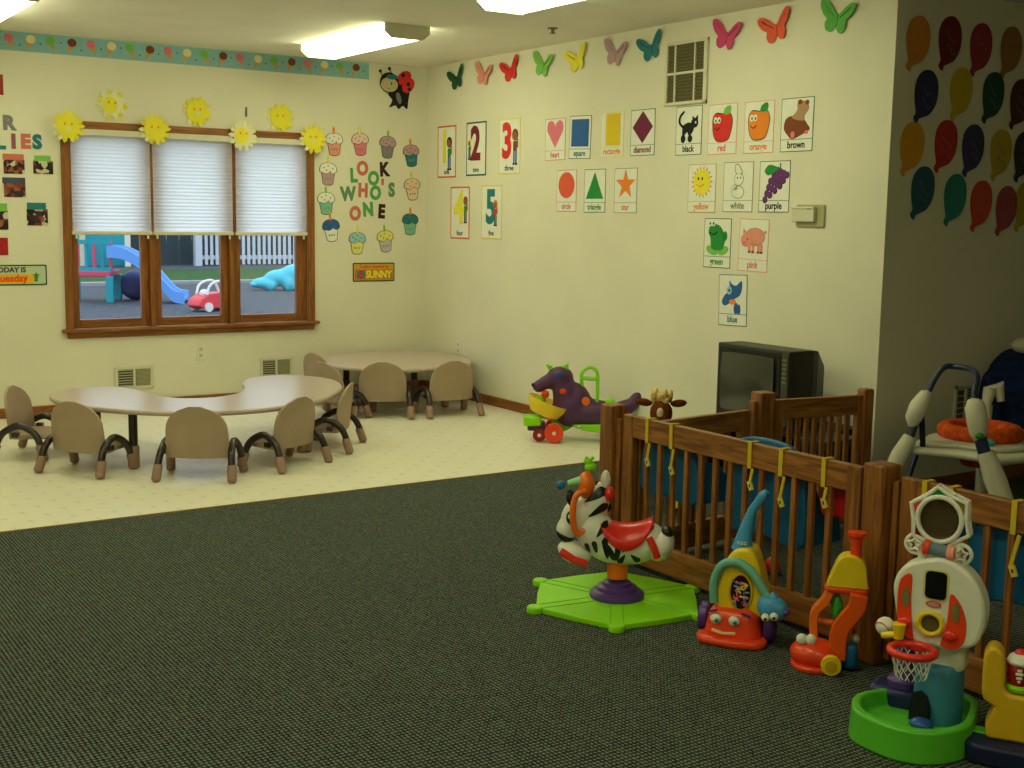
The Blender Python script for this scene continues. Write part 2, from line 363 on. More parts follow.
# white picket fence, right half
pf = thing('picket_fence', 'white picket fence behind the playground, through the right pane', 'fence', (10.3, 27.5, -.15))
wf = mat('white_fence_paint', (196, 200, 206), .6)
m = MB()
for i in range(60):
    x = -2.6+i*.17; m.box((x, 0, .68), (.09, .03, 1.3), wf)
m.build('pickets', pf, smooth=False)
m = MB(); m.box((2.3, .04, .25), (10.2, .05, .12), wf); m.box((2.3, .04, 1.15), (10.2, .05, .12), wf); m.build('rails', pf, smooth=False)
for x in (-2.7, .9, 4.4): MB().box((x, 0, .75), (.2, .2, 1.5), wf).build('post', pf, smooth=False)
pb = MB(); dkf = mat('grey_board_fence', (58, 72, 76), .8, .1, .15, 8)
for i in range(41, 76): pb.box((-10+i*.4, 0, 1.3), (.38, .05, 2.6), dkf)
tag(pb.build('board_fence', smooth=False, loc=(-.9, 28.3, -.15)), 'dark grey board fence behind the white pickets, seen bare in the middle pane', 'fence')
hs = thing('house', 'pale house wall with porch posts behind the slide', 'house', (5.0, 27.6, -.15))
MB().box((-3.2, 1.4, 3), (6.8, 2, 6), mat('cream_siding', (206, 200, 178), .8)).build('wall', hs, smooth=False)
for x in (0, .42): MB().box((x, 0, 1.7), (.28, .3, 3.4), mat('porch_post_paint', (222, 214, 190), .7)).build('post', hs, smooth=False)
# play set with slide
ps = thing('playset', 'climbing playset with pink deck and light blue slide outside', 'playset', (.82, 13.1, -.15), (0, 0, -.45))
pk = mat('pink_plastic', (214, 72, 104), .4); tq = mat('turquoise_plastic', (34, 150, 160), .4); sb = mat('sky_blue_plastic', (96, 156, 228), .35, .5)
for (x, y, mm) in ((-.62, 0, sb), (-.62, .8, tq), (.12, 0, tq), (.12, .8, tq)):
    MB().box((x, y, .75 if x < 0 else .24), (.13, .13, 1.5 if x < 0 else .48), mm).build('post', ps, smooth=False, bevel=.02)
MB().box((-.25, .4, .52), (.78, .9, .1), pk).build('deck', ps, smooth=False, bevel=.02)
m = MB()
for i in range(5): m.box((-.42+.14*i, .02, .84), (.05, .05, .5), tq if i % 2 else pk)
m.box((-.2, .02, 1.08), (.7, .07, .07), tq); m.box((-.2, .02, .6), (.7, .07, .07), tq); m.build('railing', ps, smooth=False)
MB().box((-.1, .85, 1.2), (.7, .06, 1.2), tq).build('back_panel', ps, smooth=False, bevel=.03)
MB().box((-.62, -.02, 1.2), (.14, .14, .5), pk).build('post_cap', ps, smooth=False, bevel=.03)
pth = [(.1, .2, .86), (.35, .2, .84), (.65, .2, .68), (.9, .2, .46), (1.1, .2, .22), (1.25, .2, .08), (1.42, .2, .05)]
pth = spline(pth, 5, False); m = MB(); k = m.mi(sb)
sec = [(-.34, .16), (-.34, -.05), (-.29, -.05), (-.27, .0), (.27, .0), (.29, -.05), (.34, -.05), (.34, .16), (.28, .16), (.25, .05), (-.25, .05), (-.28, .16)]
rings = [[m.bm.verts.new((p[0], p[1]+a, p[2]+b)) for a, b in sec] for p in pth]
for A_, B_ in zip(rings, rings[1:]):
    for i in range(len(sec)): m.bm.faces.new((A_[i], A_[(i+1) % len(sec)], B_[(i+1) % len(sec)], B_[i]))
m.bm.faces.new(rings[0]); m.bm.faces.new(rings[-1]); m.build('slide', ps)
MB().ell((.42, .9, .28), (.3, .3, .28), mat('dark_blue_plastic', (40, 60, 110), .5)).build('tunnel', ps)
# toy car, toy climber
tcar = thing('ride_on_car', 'red and white toddler car on the mulch, middle pane', 'toy car', (1.98, 10.75, -.15), (0, 0, .35)); tcar.scale = (.62, .62, .6)
rc = mat('faded_red_plastic', (224, 60, 66), .4, .5)
m = MB(); side = [(-.55, .1), (-.6, .32), (-.42, .44), (-.28, .5), (.5, .5), (.56, .3), (.55, .1)]
m.prism(spline(side, 3), -.26, .26, rc, Matrix(((1, 0, 0, 0), (0, 0, 1, 0), (0, 1, 0, 0), (0, 0, 0, 1)))); m.build('body', tcar, bevel=.03)
m = MB()
for y in (-.22, .22): m.tube(spline([(-.36, y, .44), (-.28, y, .7), (-.05, y, .82), (.25, y, .8), (.42, y, .46)], 4, False), .035, white, 8)
m.build('roof_pillars', tcar)
MB().ell((-.32, -.05, .5), (.1, .16, .12), white).build('windscreen', tcar)
for x, y in ((-.36, -.26), (-.36, .26), (.36, -.26), (.36, .26)): MB().cyl((x, y-.05, .13), (x, y+.05, .13), .13, white if x < 0 else black, 16).build('wheel', tcar)
tc_ = thing('toy_climber', 'turquoise rounded toddler climber on the mulch, right pane', 'climber', (5.25, 15.6, -.15), (0, 0, -.3)); tc_.scale = (.85, .85, .62)
cy = mat('cyan_plastic', (66, 188, 206), .35, .5)
m = MB()
for c_, r_ in (((.5, 0, .55), (.55, .35, .38)), ((1.0, 0, .8), (.4, .3, .5)), ((0, 0, .42), (.42, .3, .3)), ((-.42, 0, .24), (.32, .26, .2)), ((-.25, -.18, .16), (.14, .14, .2)), ((.2, -.22, .22), (.17, .15, .28)), ((.65, -.22, .24), (.17, .15, .3)), ((.2, .2, .2), (.17, .15, .28)), ((.65, .2, .2), (.17, .15, .28)), ((-.25, .18, .16), (.14, .14, .2))): m.ell(c_, r_, cy)
m.build('body', tc_, remesh=.045)
MB().ell((-.62, 0, .2), (.14, .2, .12), cy).build('snout', tc_)

# ------------------------------------------------------------------ window wall decorations
bcols = [pinkp, mat('cream_paper', (236, 224, 170), .7), limep, brownp]
m = MB(); sky_p = mat('pale_blue_border_paper', (140, 190, 196), .7); cone_m = mat('waffle_cone_print', (214, 160, 90), .7)
m.b6(-4.6, -.546, -.0015, 0, 2.603, 2.735, sky_p)
MA = Matrix(((1, 0, 0, 0), (0, 0, -1, 0), (0, 1, 0, 0), (0, 0, 0, 1)))
for i in range(-6, 20):
    x = -3.35+i*.1412; tilt = (.35 if i % 2 else -.25); cz = 2.685
    ci = bcols[i % 4]; kx = .02*(-1 if i % 2 else 1)
    m.prism([(x-.022, cz-.012), (x+.022, cz-.012), (x+kx*1.6, cz-.078)], .0015, .0022, cone_m, MA)
    m.prism(ellp(x-kx*.2, cz+.006, .033, .030, 12), .0022, .003, ci, MA)
    m.prism(ellp(x+.068, cz-.042+.02*(i % 3), .006, .006, 6), .0015, .0022, navy, MA)
tag(m.build('wallpaper_border', smooth=False), 'light blue ice cream cone wallpaper border along the ceiling', 'wallpaper border')
# paper suns
sun_pos = [(-2.982, 2.096, 'over the top left corner of the window frame', 1), (-2.651, 2.27, 'on the wall above the left window bay', 2), (-2.353, 2.105, 'over the frame between the left and middle shades', 0),
           (-2.01, 2.259, 'on the wall above the middle window bay', 1), (-1.663, 2.093, 'mostly white petals, over the frame between the middle and right shades', 3), (-1.334, 2.249, 'on the wall above the right window bay', 0), (-1.075, 2.094, 'over the top right corner of the window frame', 1)]
wpap = mat('pale_petal_paper', (230, 228, 176), .7)
for i, (x, z, where, kind) in enumerate(sun_pos):
    t = thing('paper_sun', 'yellow paper plate sun ' + where, 'paper sun', (x, -.058 if z < 2.2 else -.004, z), ROT_A, group='paper plate suns around the window'); t.scale = (1.22, 1.22, 1)
    m = MB(); rnd = random.Random(i)
    for k in range(14):
        a = 2*PI*k/14+rnd.uniform(-.08, .08); r0, r1, r2 = .055, .082, .098+rnd.uniform(-.006, .006); d = .17
        m.prism([(r0*math.cos(a-d), r0*math.sin(a-d)), (r1*math.cos(a-d), r1*math.sin(a-d)), (r2*math.cos(a), r2*math.sin(a)), (r1*math.cos(a+d), r1*math.sin(a+d)), (r0*math.cos(a+d), r0*math.sin(a+d))], 0, .002+.004*(k % 2), wpap if (kind == 3 or (kind == 2 and k % 2) or (10 > k > 6)) else yelp)
    m.build('petals', t, smooth=False)
    m = MB()
    if kind in (2, 3): m.prism(ellp(0, 0, .066, .066, 20), .004, .007, wpap); m.prism(ellp(-.012, 0, .042, .05, 16), .007, .009, yelp)
    else: m.prism(ellp(0, 0, .068, .068, 20), .004, .008, yelp)
    m.prism(ellp(-.02, .015, .006, .008, 8), .009, .010, orangep); m.prism(ellp(.02, .015, .006, .008, 8), .009, .010, orangep)
    if kind == 1: m.prism(ellp(0, -.012, .016, .012, 10), .009, .010, wpap)
    m.build('face', t, smooth=False)
tag(MB().box((0, -.006, 0), (.012, .012, .075), mat('grey_metal_hook', (96, 96, 80), .4)).build('wall_hook', smooth=False, bevel=.003, loc=(-1.614, 0, 2.28)), 'small dark upright hook on the wall above the window', 'hook')
# ladybug cut-out
t = thing('ladybug_cutout', 'black and red ladybug cut-out high beside the wall corner', 'wall cut-out', onA(-.30, 2.55), ROT_A)
m = MB()
m.prism(spline([(-.07, -.05), (-.03, -.1), (-.06, -.16), (0, -.14), (.03, -.17), (.07, -.14), (.11, -.165), (.12, -.1), (.13, 0), (.05, .06), (-.05, .03)], 3), 0, .003, blackp)
m.build('body', t, smooth=False)
m = MB(); m.prism(ellp(.08, .09, .075, .05, 16, .6), .003, .005, redp); m.prism(ellp(.12, .03, .05, .07, 16, -.7), .003, .005, redp)
for a, b in ((.07, .11), (.12, .04), (.13, .0)): m.prism(ellp(a, b, .017, .017, 10), .005, .006, blackp)
m.build('wings', t, smooth=False)
m = MB(); m.prism(ellp(-.06, .04, .09, .085, 20), .005, .006, blackp); m.prism(ellp(-.06, .025, .08, .06, 18), .006, .007, mat('ladybug_face_paper', (196, 184, 140), .7)); m.prism(ellp(-.035, .09, .055, .022, 12), .007, .008, tealp)
m.prism(ellp(-.04, .035, .006, .012, 8), .007, .008, blackp); m.prism([(-.09, 0), (-.06, -.012), (-.05, -.004), (-.06, -.008)], .007, .008, blackp)
for a, b in ((-.145, .13), (-.06, .155)): m.prism(ellp(a, b, .014, .014, 10), .005, .007, blackp); m.prism([(a-.004, b), (a+.004, b), (a+.04, b-.07), (a+.03, b-.07)], .004, .006, blackp)
m.build('head', t, smooth=False)
MB().prism(ellp(.03, -.08, .022, .05, 10, .3), .003, .005, greyp).build('arm', t, smooth=False)
# cupcakes
cups = [(-0.863, 2.083, paper, salmon, 'white frosting and red-pink cup, first of the top row'), (-0.628, 2.094, mat('pale_pink_paper', (228, 196, 186), .7), pinkp, 'pale pink frosting and pink cup, second of the top row'), (-0.373, 2.081, mauve, greyp, 'mauve frosting and grey cup, above the letter K'), (-0.149, 2.02, mauve, tealp, 'pale frosting and teal cup, top right near the corner'),
        (-0.918, 1.844, paper, mauve, 'white frosting and mauve cup, left of the letter L'), (-0.937, 1.606, paper, mat('seafoam_paper', (120, 186, 160), .7), 'white frosting and light green cup, left of the letter W'), (-0.893, 1.387, bluep, paper, 'blue frosting and white cup, lower left of the ring'), (-0.656, 1.282, mat('pale_blue_paper', (150, 196, 206), .7), mat('pale_yellow_paper', (226, 220, 120), .7), 'pale blue frosting and yellow cup, bottom of the ring'),
        (-0.394, 1.299, mat('pale_yellow_paper', (226, 220, 120), .7), mat('pale_lilac_paper', (196, 184, 196), .7), 'yellow frosting and lilac cup, bottom right of the ring'), (-0.155, 1.444, tealp, mat('seafoam_paper', (120, 186, 160), .7), 'teal frosting and green cup, right of the letter E'), (-0.138, 1.739, mat('peach_paper', (230, 200, 170), .7), mat('peach_paper', (230, 200, 170), .7), 'peach frosting and peach cup, right of the letter S')]
for i, (x, z, top, cup, lab) in enumerate(cups):
    t = thing('cupcake_cutout', 'paper cupcake with ' + lab, 'cupcake cut-out', onA(x, z), (PI/2, random.uniform(-.12, .12), 0), group='paper cupcakes around the birthday letters')
    m = MB(); m.prism([(-.062, -.005), (-.046, -.1), (-.02, -.112), (.02, -.112), (.046, -.1), (.062, -.005)], 0, .0015, blackp)
    m.prism([(-.057, -.007), (-.042, -.097), (-.02, -.107), (.02, -.107), (.042, -.097), (.057, -.007)], .0015, .0025, cup)
    for k in (-1, 0, 1): m.prism([(k*.024-.006, -.05), (k*.024+.006, -.05), (k*.02+.004, -.065), (k*.02-.008, -.065)], .0025, .003, line_g)
    m.build('cup', t, smooth=False)
    sh = spline([(-.078, .0), (-.07, .045), (-.03, .07), (.03, .07), (.07, .045), (.078, 0), (.045, -.018), (.015, -.005), (-.015, -.02), (-.05, -.012)], 3)
    m = MB(); m.prism(sh, .0025, .0035, blackp); m.prism([(a*.93, b*.93+.002) for a, b in sh], .0035, .0045, top)
    for k, (a, b) in enumerate(((-.04, .03), (0, .045), (.04, .025), (-.015, .01), (.02, .0))): m.prism(ellp(a, b, .007, .005, 6), .0045, .005, (navy, redp, tealp)[k % 3])
    m.build('frosting', t, smooth=False)
    MB().prism(rrect(.018, .055, .003, 1, 0, .09), .0035, .005, (orangep, yelp, limep)[i % 3]).prism(ellp(0, .122, .005, .01, 8), .004, .006, yelp).build('candle', t, smooth=False)
# letters
LG = 'paper letters of the birthday heading'
dk = mat('dark_brown_paper', (58, 34, 28), .7); sage = mat('sage_paper', (96, 140, 104), .7); lsg = mat('leaf_green_paper', (84, 160, 92), .7); rose = mat('rose_paper', (206, 112, 96), .7)
for ch, x, z, mm, lab in [('L', -.688, 1.815, lsg, 'green letter L, first letter of LOOK'), ('O', -.606, 1.875, rose, 'pink letter O, first O of LOOK'), ('O', -.504, 1.796, lsg, 'green letter O, second O of LOOK'), ('K', -.405, 1.873, dk, 'dark brown letter K of LOOK'),
        ('W', -.738, 1.663, sage, 'green letter W, first letter of WHO\'S'), ('H', -.601, 1.695, rose, 'pink letter H of WHO\'S'), ('O', -.486, 1.677, lsg, 'green letter O of WHO\'S'), ("'", -.42, 1.73, rose, 'pink apostrophe of WHO\'S'), ('S', -.334, 1.705, sage, 'grey-green letter S of WHO\'S'),
        ('O', -.674, 1.504, rose, 'pink letter O of ONE'), ('N', -.554, 1.539, lsg, 'green letter N of ONE'), ('E', -.429, 1.524, dk, 'dark brown letter E of ONE')]:
    tag(text('paper_letter', ch, .152, mm, None, onA(x, z, .002), (PI/2, random.uniform(-.08, .08), 0), bold=.0085, ext=.001, sx=.82), lab + ' on the window wall', 'letter', LG)
for ch, x, z, mm, lab in [('R', -3.374, 2.099, greyp, 'grey letter R, upper line at the left edge'), ('I', -3.346, 1.972, mat('plum_paper', (150, 84, 96), .7), 'plum letter I of the second line, left edge'), ('E', -3.265, 1.975, rose, 'rose letter E of the second line, left edge'), ('S', -3.186, 1.975, tealp, 'teal letter S, last of the second line, left of the window'), ('L', -3.436, 1.964, tealp, 'teal letter L cut by the left edge of the photo')]:
    tag(text('paper_letter', ch, .132, mm, None, onA(x, z, .002), ROT_A, bold=.008, ext=.001), lab, 'letter', 'paper letters at the left edge')
# snapshots
def photo_mat(i):
    m = bpy.data.materials.new('snapshot_print'); m.use_nodes = True; nt = m.node_tree; b = nt.nodes['Principled BSDF']; b.inputs['Roughness'].default_value = .3
    tc = nt.nodes.new('ShaderNodeTexCoord'); mp = nt.nodes.new('ShaderNodeMapping'); mp.inputs['Location'].default_value = (i*3.7, i, 0); vo = nt.nodes.new('ShaderNodeTexVoronoi'); vo.inputs['Scale'].default_value = 28
    nt.links.new(tc.outputs['Object'], mp.inputs[0]); nt.links.new(mp.outputs[0], vo.inputs['Vector'])
    sp = nt.nodes.new('ShaderNodeSeparateColor'); nt.links.new(vo.outputs['Color'], sp.inputs[0]); rp = nt.nodes.new('ShaderNodeValToRGB'); rp.color_ramp.interpolation = 'CONSTANT'
    e = rp.color_ramp.elements; e[0].color = col((44, 28, 26)); e[1].position = .35; e[1].color = col((150, 92, 66))
    for p_, c_ in ((.55, (60, 40, 44)), (.7, (206, 196, 180)), (.88, (132, 60, 40))): q = e.new(p_); q.color = col(c_)
    nt.links.new(sp.outputs[0], rp.inputs[0]); nt.links.new(rp.outputs[0], b.inputs['Base Color']); return m
slate_p = mat('slate_paper', (70, 78, 98), .7)
for i, (x, z, w_, h_, hd, hw, lab) in enumerate([(-3.348, 1.819, .142, .138, rose, 1, 'snapshot under a rose red paper strip, below the letters'), (-3.15, 1.819, .137, .131, limep, .82, 'snapshot under a green paper strip, beside the window frame'), (-3.35, 1.655, .147, .137, slate_p, 1.05, 'snapshot under a slate blue paper strip'),
        (-3.475, 1.448, .146, .185, limep, 1, 'snapshot under a green paper strip, cut by the left photo edge'), (-3.202, 1.468, .145, .163, tealp, .9, 'snapshot under a teal paper strip, lowest beside the window')]):
    t = thing('snapshot', lab, 'photo', onA(x, z), ROT_A, group='family snapshots on coloured paper')
    hh = h_*.3
    MB().prism(rrect(w_, h_*.72, .002, 1, 0, -h_*.14), 0, .002, photo_mat(i)).build('print', t, smooth=False)
    MB().prism(rrect(w_*hw, hh, .002, 1, -.004, h_/2-hh/2), .002, .003, hd).build('paper_strip', t, smooth=False)
tag(MB().prism(rrect(.134, .124, .003), 0, .002, mat('deep_red_card', (170, 30, 34), .6, .3, .2, 30)).build('red_card', smooth=False, loc=onA(-3.476, 1.237), rot=ROT_A), 'deep red card at the left edge, above the day sign', 'card')
tag(MB().prism(rrect(.113, .14, .003), 0, .002, mat('brick_red_card', (150, 50, 34), .6)).build('red_card', smooth=False, loc=onA(-3.457, 2.363), rot=ROT_A), 'brick red card at the left edge, below the border', 'card')
# signs
t = thing('weather_sign', 'small green framed sign reading SUNNY below the cupcakes', 'sign', onA(-.501, 1.022), ROT_A)
MB().prism(rrect(.392, .157, .01), 0, .003, dgreenp).build('frame', t, smooth=False)
MB().prism(rrect(.372, .137, .008), .003, .004, mat('ochre_card', (206, 160, 54), .7)).prism(rrect(.36, .085, .004, 1, 0, -.02), .004, .0045, mat('ochre_deep', (190, 120, 50), .7)).prism(ellp(-.12, -.02, .04, .035), .0045, .005, tealp).prism(ellp(-.12, -.02, .022, .02), .005, .0055, redp).build('card', t, smooth=False)
text('lettering', "Today's weather is", .036, redp, t, (0, .047, .0045), bold=.0008)
text('lettering', 'SUNNY', .085, yelp, t, (.045, -.022, .0055), bold=.004, sx=.85)
t = thing('day_sign', 'green framed sign reading TODAY IS Tuesday at the left edge', 'sign', onA(-3.345, 1.033), ROT_A)
MB().prism(rrect(.39, .147, .01), 0, .003, dgreenp).build('frame', t, smooth=False)
MB().prism(rrect(.37, .127, .008), .003, .004, mat('pale_green_card', (190, 206, 170), .7)).prism(rrect(.28, .065, .02, 3, -.03, -.027), .004, .0045, mat('amber_glow_print', (240, 180, 40), .7)).build('card', t, smooth=False)
text('lettering', 'TODAY IS', .05, mat('plum_ink', (90, 50, 80), .7), t, (-.06, .036, .0045), bold=.002)
text('lettering', 'Tuesday', .072, redor, t, (-.055, -.024, .005), bold=.002, sx=.95)
st = MB(); sv = [(0.12+(.028 if k % 2 == 0 else .012)*math.cos(PI/2+k*PI/5), -.005+(.028 if k % 2 == 0 else .012)*math.sin(PI/2+k*PI/5)) for k in range(10)]
st.prism(sv, .004, .005, greenp).prism([(.112, -.02), (.128, -.02), (.132, -.048), (.106, -.048)], .004, .0048, greenp).build('palm_tree_print', t, smooth=False)
# vents and outlets
def wall_vent(loc, rot, w_, h_, label, dark_left=True):
    t = thing('wall_vent', label, 'vent', loc, rot)
    m = MB()
    for a, b, c_, d in ((-w_/2, w_/2, h_/2-.02, h_/2), (-w_/2, w_/2, -h_/2, -h_/2+.02), (-w_/2, -w_/2+.022, -h_/2, h_/2), (w_/2-.022, w_/2, -h_/2, h_/2), (-.01, .01, -h_/2, h_/2)): m.b6(a, b, c_, d, 0, .01, cream)
    m.build('frame', t, smooth=False, bevel=.002)
    MB().b6(-w_/2+.02, w_/2-.02, -h_/2+.018, h_/2-.018, 0, .001, mat('vent_dark_duct', (92, 88, 58), .8)).build('duct', t, smooth=False)
    m = MB(); n = 7
    for i in range(n):
        z = -h_/2+.026+(h_-.052)*i/(n-1); m.box((-w_/4, z, .005), (w_/2-.03, .004, .006), cream)
    n = 14
    for i in range(n):
        z = -h_/2+.022+(h_-.044)*i/(n-1); m.box((w_/4, z, .005), (w_/2-.03, .006, .006), mat('vent_louvre', (170, 166, 128), .6))
    m.build('louvres', t, smooth=False)
wall_vent(onA(-2.537, .245), ROT_A, .29, .17, 'white floor-level wall vent behind the horseshoe table, left one')
wall_vent(onA(-1.385, .262), ROT_A, .28, .162, 'white floor-level wall vent between the two tables, right one')
def outlet(loc, rot, label):
    t = thing('wall_outlet', label, 'outlet', loc, rot)
    MB().prism(rrect(.072, .118, .006), 0, .005, white).build('plate', t, bevel=.001)
    for z in (.024, -.024):
        s_ = MB().prism(rrect(.034, .03, .006, 2, 0, z), .005, .007, cream); s_.box((-.006, z, .0072), (.003, .012, .001), black); s_.box((.006, z, .0072), (.003, .012, .001), black); s_.build('socket', t, smooth=False)
outlet(onA(-2.012, .413), ROT_A, 'white wall outlet below the window')
outlet(onB(-.571, .417), ROT_B, 'white wall outlet behind the round table, on the side wall')

# ------------------------------------------------------------------ side wall: cards
def scal(pts, cx, cy, s_, sy=None): return [(cx+a*s_, cy+b*(sy or s_)) for a, b in pts]
HEART = [(0, -1)]+spline([(0, -1), (-.55, -.3), (-.95, .3), (-.85, .8), (-.45, .95), (-.1, .7), (0, .45)], 4, False)[1:]
HEART = HEART+[(-a, b) for a, b in reversed(HEART[1:-1])]
STAR = [((1 if k % 2 == 0 else .4)*math.cos(PI/2+k*PI/5), (1 if k % 2 == 0 else .4)*math.sin(PI/2+k*PI/5)) for k in range(10)]
def card(name, y, z, w_, h_, cap, capm, edge, label, draw, tilt=0, group='picture word cards on the side wall', curl=False):
    t = thing(name, label, 'wall card', onB(y, z, .001), (PI/2, tilt, -PI/2), group)
    m = MB(); m.prism(rrect(w_, h_, .004, 2), 0, .0012, edge); m.prism(rrect(w_-.008, h_-.008, .003, 2), .0012, .0018, paper)
    m.box((0, -h_*.27, .002), (w_-.008, .003, .0005), edge)
    m.build('sheet', t, smooth=False)
    m = MB(); draw(m); m.build('picture', t, smooth=False)
    text('caption', cap, .056, capm, t, (0, -h_*.375, .0022), bold=.0012, sx=.92)
    return t
Z1, Z2, Z3 = .0018, .0026, .0034
def P(m, pts, mt, lv=1): m.prism(pts, .0018+.0008*(lv-1), .0018+.0008*lv, mt)
cy0 = .04
card('shape_card', -1.903, 2.065, .252, .298, 'heart', rose, rose, 'white card with a pink heart', lambda m: P(m, scal(HEART, 0, cy0, .105, .1), pinkp))
card('shape_card', -2.206, 2.068, .255, .30, 'square', tealp, dgreenp, 'curling white card with a blue square', lambda m: P(m, rrect(.205, .19, .002, 1, 0, .03), bluep), tilt=.03)
card('shape_card', -2.574, 2.069, .252, .30, 'rectangle', orangep, mat('pale_yellow_paper', (226, 220, 120), .7), 'white card with a tall yellow rectangle', lambda m: P(m, rrect(.16, .215, .002, 1, .01, .035), mat('mustard_print', (226, 196, 30), .7)))
card('shape_card', -2.90, 2.069, .25, .30, 'diamond', dkred, dgreenp, 'white card with a maroon diamond', lambda m: P(m, [(0, .14), (.105, .035), (0, -.07), (-.105, .035)], mat('plum_print', (112, 28, 70), .7)))
card('shape_card', -2.056, 1.695, .24, .297, 'circle', rose, rose, 'white card with a red circle', lambda m: P(m, ellp(0, .04, .098, .093, 28), coral))
card('shape_card', -2.392, 1.692, .245, .30, 'triangle', greenp, dgreenp, 'white card with a green triangle', lambda m: P(m, [(0, .13), (.1, -.055), (-.1, -.055)], greenp))
card('shape_card', -2.736, 1.691, .244, .30, 'star', orangep, line_g, 'white card with an orange star', lambda m: P(m, scal(STAR, 0, .04, .11, .105), orangep))
def d_cat(m):
    P(m, spline([(-.055, -.05), (-.06, .02), (-.04, .04), (.01, .05), (.05, .02), (.03, -.02), (.0, -.03), (-.01, -.01), (-.03, -.02)], 3), blackp)
    P(m, ellp(-.05, -.05, .022, .026), blackp); P(m, ellp(.015, -.05, .022, .024), blackp)
    P(m, ellp(.055, .045, .034, .03), blackp); P(m, [(.035, .06), (.03, .09), (.055, .075)], blackp); P(m, [(.06, .075), (.085, .095), (.085, .055)], blackp)
    tp = [(-.05, .02), (-.085, .05), (-.08, .09), (-.045, .12)]
    m.tube([(a, b, .002) for a, b in spline(tp, 4, False)], .008, blackp, 6); P(m, ellp(.065, .048, .006, .008), paper, 2)
card('colour_card', -3.356, 2.06, .244, .304, 'black', blackp, dgreenp, 'white card with a black cat', d_cat)
def fruit(body, leaf):
    def d(m):
        P(m, spline([(-.09, .06), (-.06, .1), (0, .095), (.06, .1), (.09, .05), (.075, -.03), (.045, -.07), (-.04, -.075), (-.08, -.03)], 3), blackp)
        P(m, spline([(-.085, .06), (-.06, .094), (0, .09), (.06, .094), (.085, .05), (.07, -.03), (.042, -.065), (-.038, -.07), (-.075, -.03)], 3), body, 2)
        P(m, spline([(.01, .09), (.02, .125), (.06, .14), (.075, .12), (.06, .09)], 3), leaf, 3)
        for x in (-.06, -.03): P(m, ellp(x, .055, .016, .02), paper, 3); P(m, ellp(x+.003, .052, .006, .009), blackp, 4)
        m.tube([(-.07, .01, .004), (-.045, -.005, .004), (-.02, .01, .004)], .003, blackp, 5)
    return d
card('colour_card', -3.664, 2.054, .255, .303, 'red', coral, salmon, 'white card with a red smiling pepper', fruit(redp, limep))
card('colour_card', -3.976, 2.051, .245, .303, 'orange', orangep, salmon, 'white card with a smiling orange', fruit(orangep, greenp))
def d_bear(m):
    P(m, spline([(-.1, -.02), (-.09, .03), (-.05, .05), (.03, .045), (.08, .0), (.1, -.03), (.06, -.05), (-.03, -.08), (-.07, -.055)], 3), brownp)
    P(m, spline([(-.04, .04), (.0, .08), (.0, .12), (.06, .13), (.09, .09), (.06, .05), (.05, .02)], 3), mat('beige_print', (176, 140, 104), .7), 2)
    P(m, ellp(.02, .125, .018, .014), brownp, 3); P(m, ellp(.075, .12, .014, .014), brownp, 3); P(m, ellp(-.03, -.055, .016, .02), pinkp, 2); P(m, ellp(.075, -.045, .014, .012), pinkp, 2)
card('colour_card', -4.279, 2.05, .249, .302, 'brown', blackp, dgreenp, 'white card with a tumbling brown bear', d_bear)
def d_sun(m):
    for k in range(18):
        a = 2*PI*k/18; P(m, [(.08*math.cos(a-.09), .04+.08*math.sin(a-.09)), (.102*math.cos(a), .04+.102*math.sin(a)), (.08*math.cos(a+.09), .04+.08*math.sin(a+.09))], orangep)
    P(m, ellp(0, .04, .078, .078, 24), yelp, 2)
    for x in (-.03, .005): P(m, ellp(x, .06, .006, .01), blackp, 3)
    m.tube([(-.045, .025, .004), (-.015, .01, .004), (.02, .025, .004)], .003, orangep, 5)
card('colour_card', -3.497, 1.699, .255, .30, 'yellow', orangep, mat('gold_edge', (196, 170, 60), .7), 'white card with a yellow smiling sun', d_sun)
def d_snow(m):
    for (x, y, a, b) in ((0, -.03, .055, .04), (.005, .045, .042, .038), (-.025, -.005, .03, .02)): P(m, ellp(x, y, a, b), line_g); P(m, ellp(x, y, a-.004, b-.004), paper, 2)
    P(m, spline([(-.02, .08), (-.03, .13), (.0, .135), (.03, .1), (.035, .08)], 3), line_g); P(m, spline([(-.016, .083), (-.025, .127), (.0, .13), (.025, .1), (.03, .083)], 3), paper, 2)
    for x in (-.005, .02): P(m, ellp(x, .055, .004, .006), blackp, 3)
card('colour_card', -3.82, 1.704, .255, .30, 'white', line_g, line_g, 'white card with a snowman drawn in outline', d_snow)
def d_grape(m):
    k = 0
    for r_, n in enumerate((4, 4, 4, 3, 2, 1)):
        for c_ in range(n):
            x = .06-r_*.026+(c_-n/2)*.034*.75+.012; y = .075-r_*.031-(c_-n/2)*.016*.6; P(m, ellp(x, y, .021, .021, 12), mat('grape_dark', (72, 34, 84), .7)); P(m, ellp(x-.002, y+.002, .017, .017, 12), purpp, 2)
    P(m, spline([(-.08, .09), (-.05, .125), (0, .12), (.03, .1), (-.01, .08), (-.05, .065)], 3), greenp, 3); P(m, rrect(.01, .04, .002, 1, .045, .115), greenp, 3)
card('colour_card', -4.122, 1.703, .245, .297, 'purple', blackp, dgreenp, 'white card with a bunch of purple grapes', d_grape)
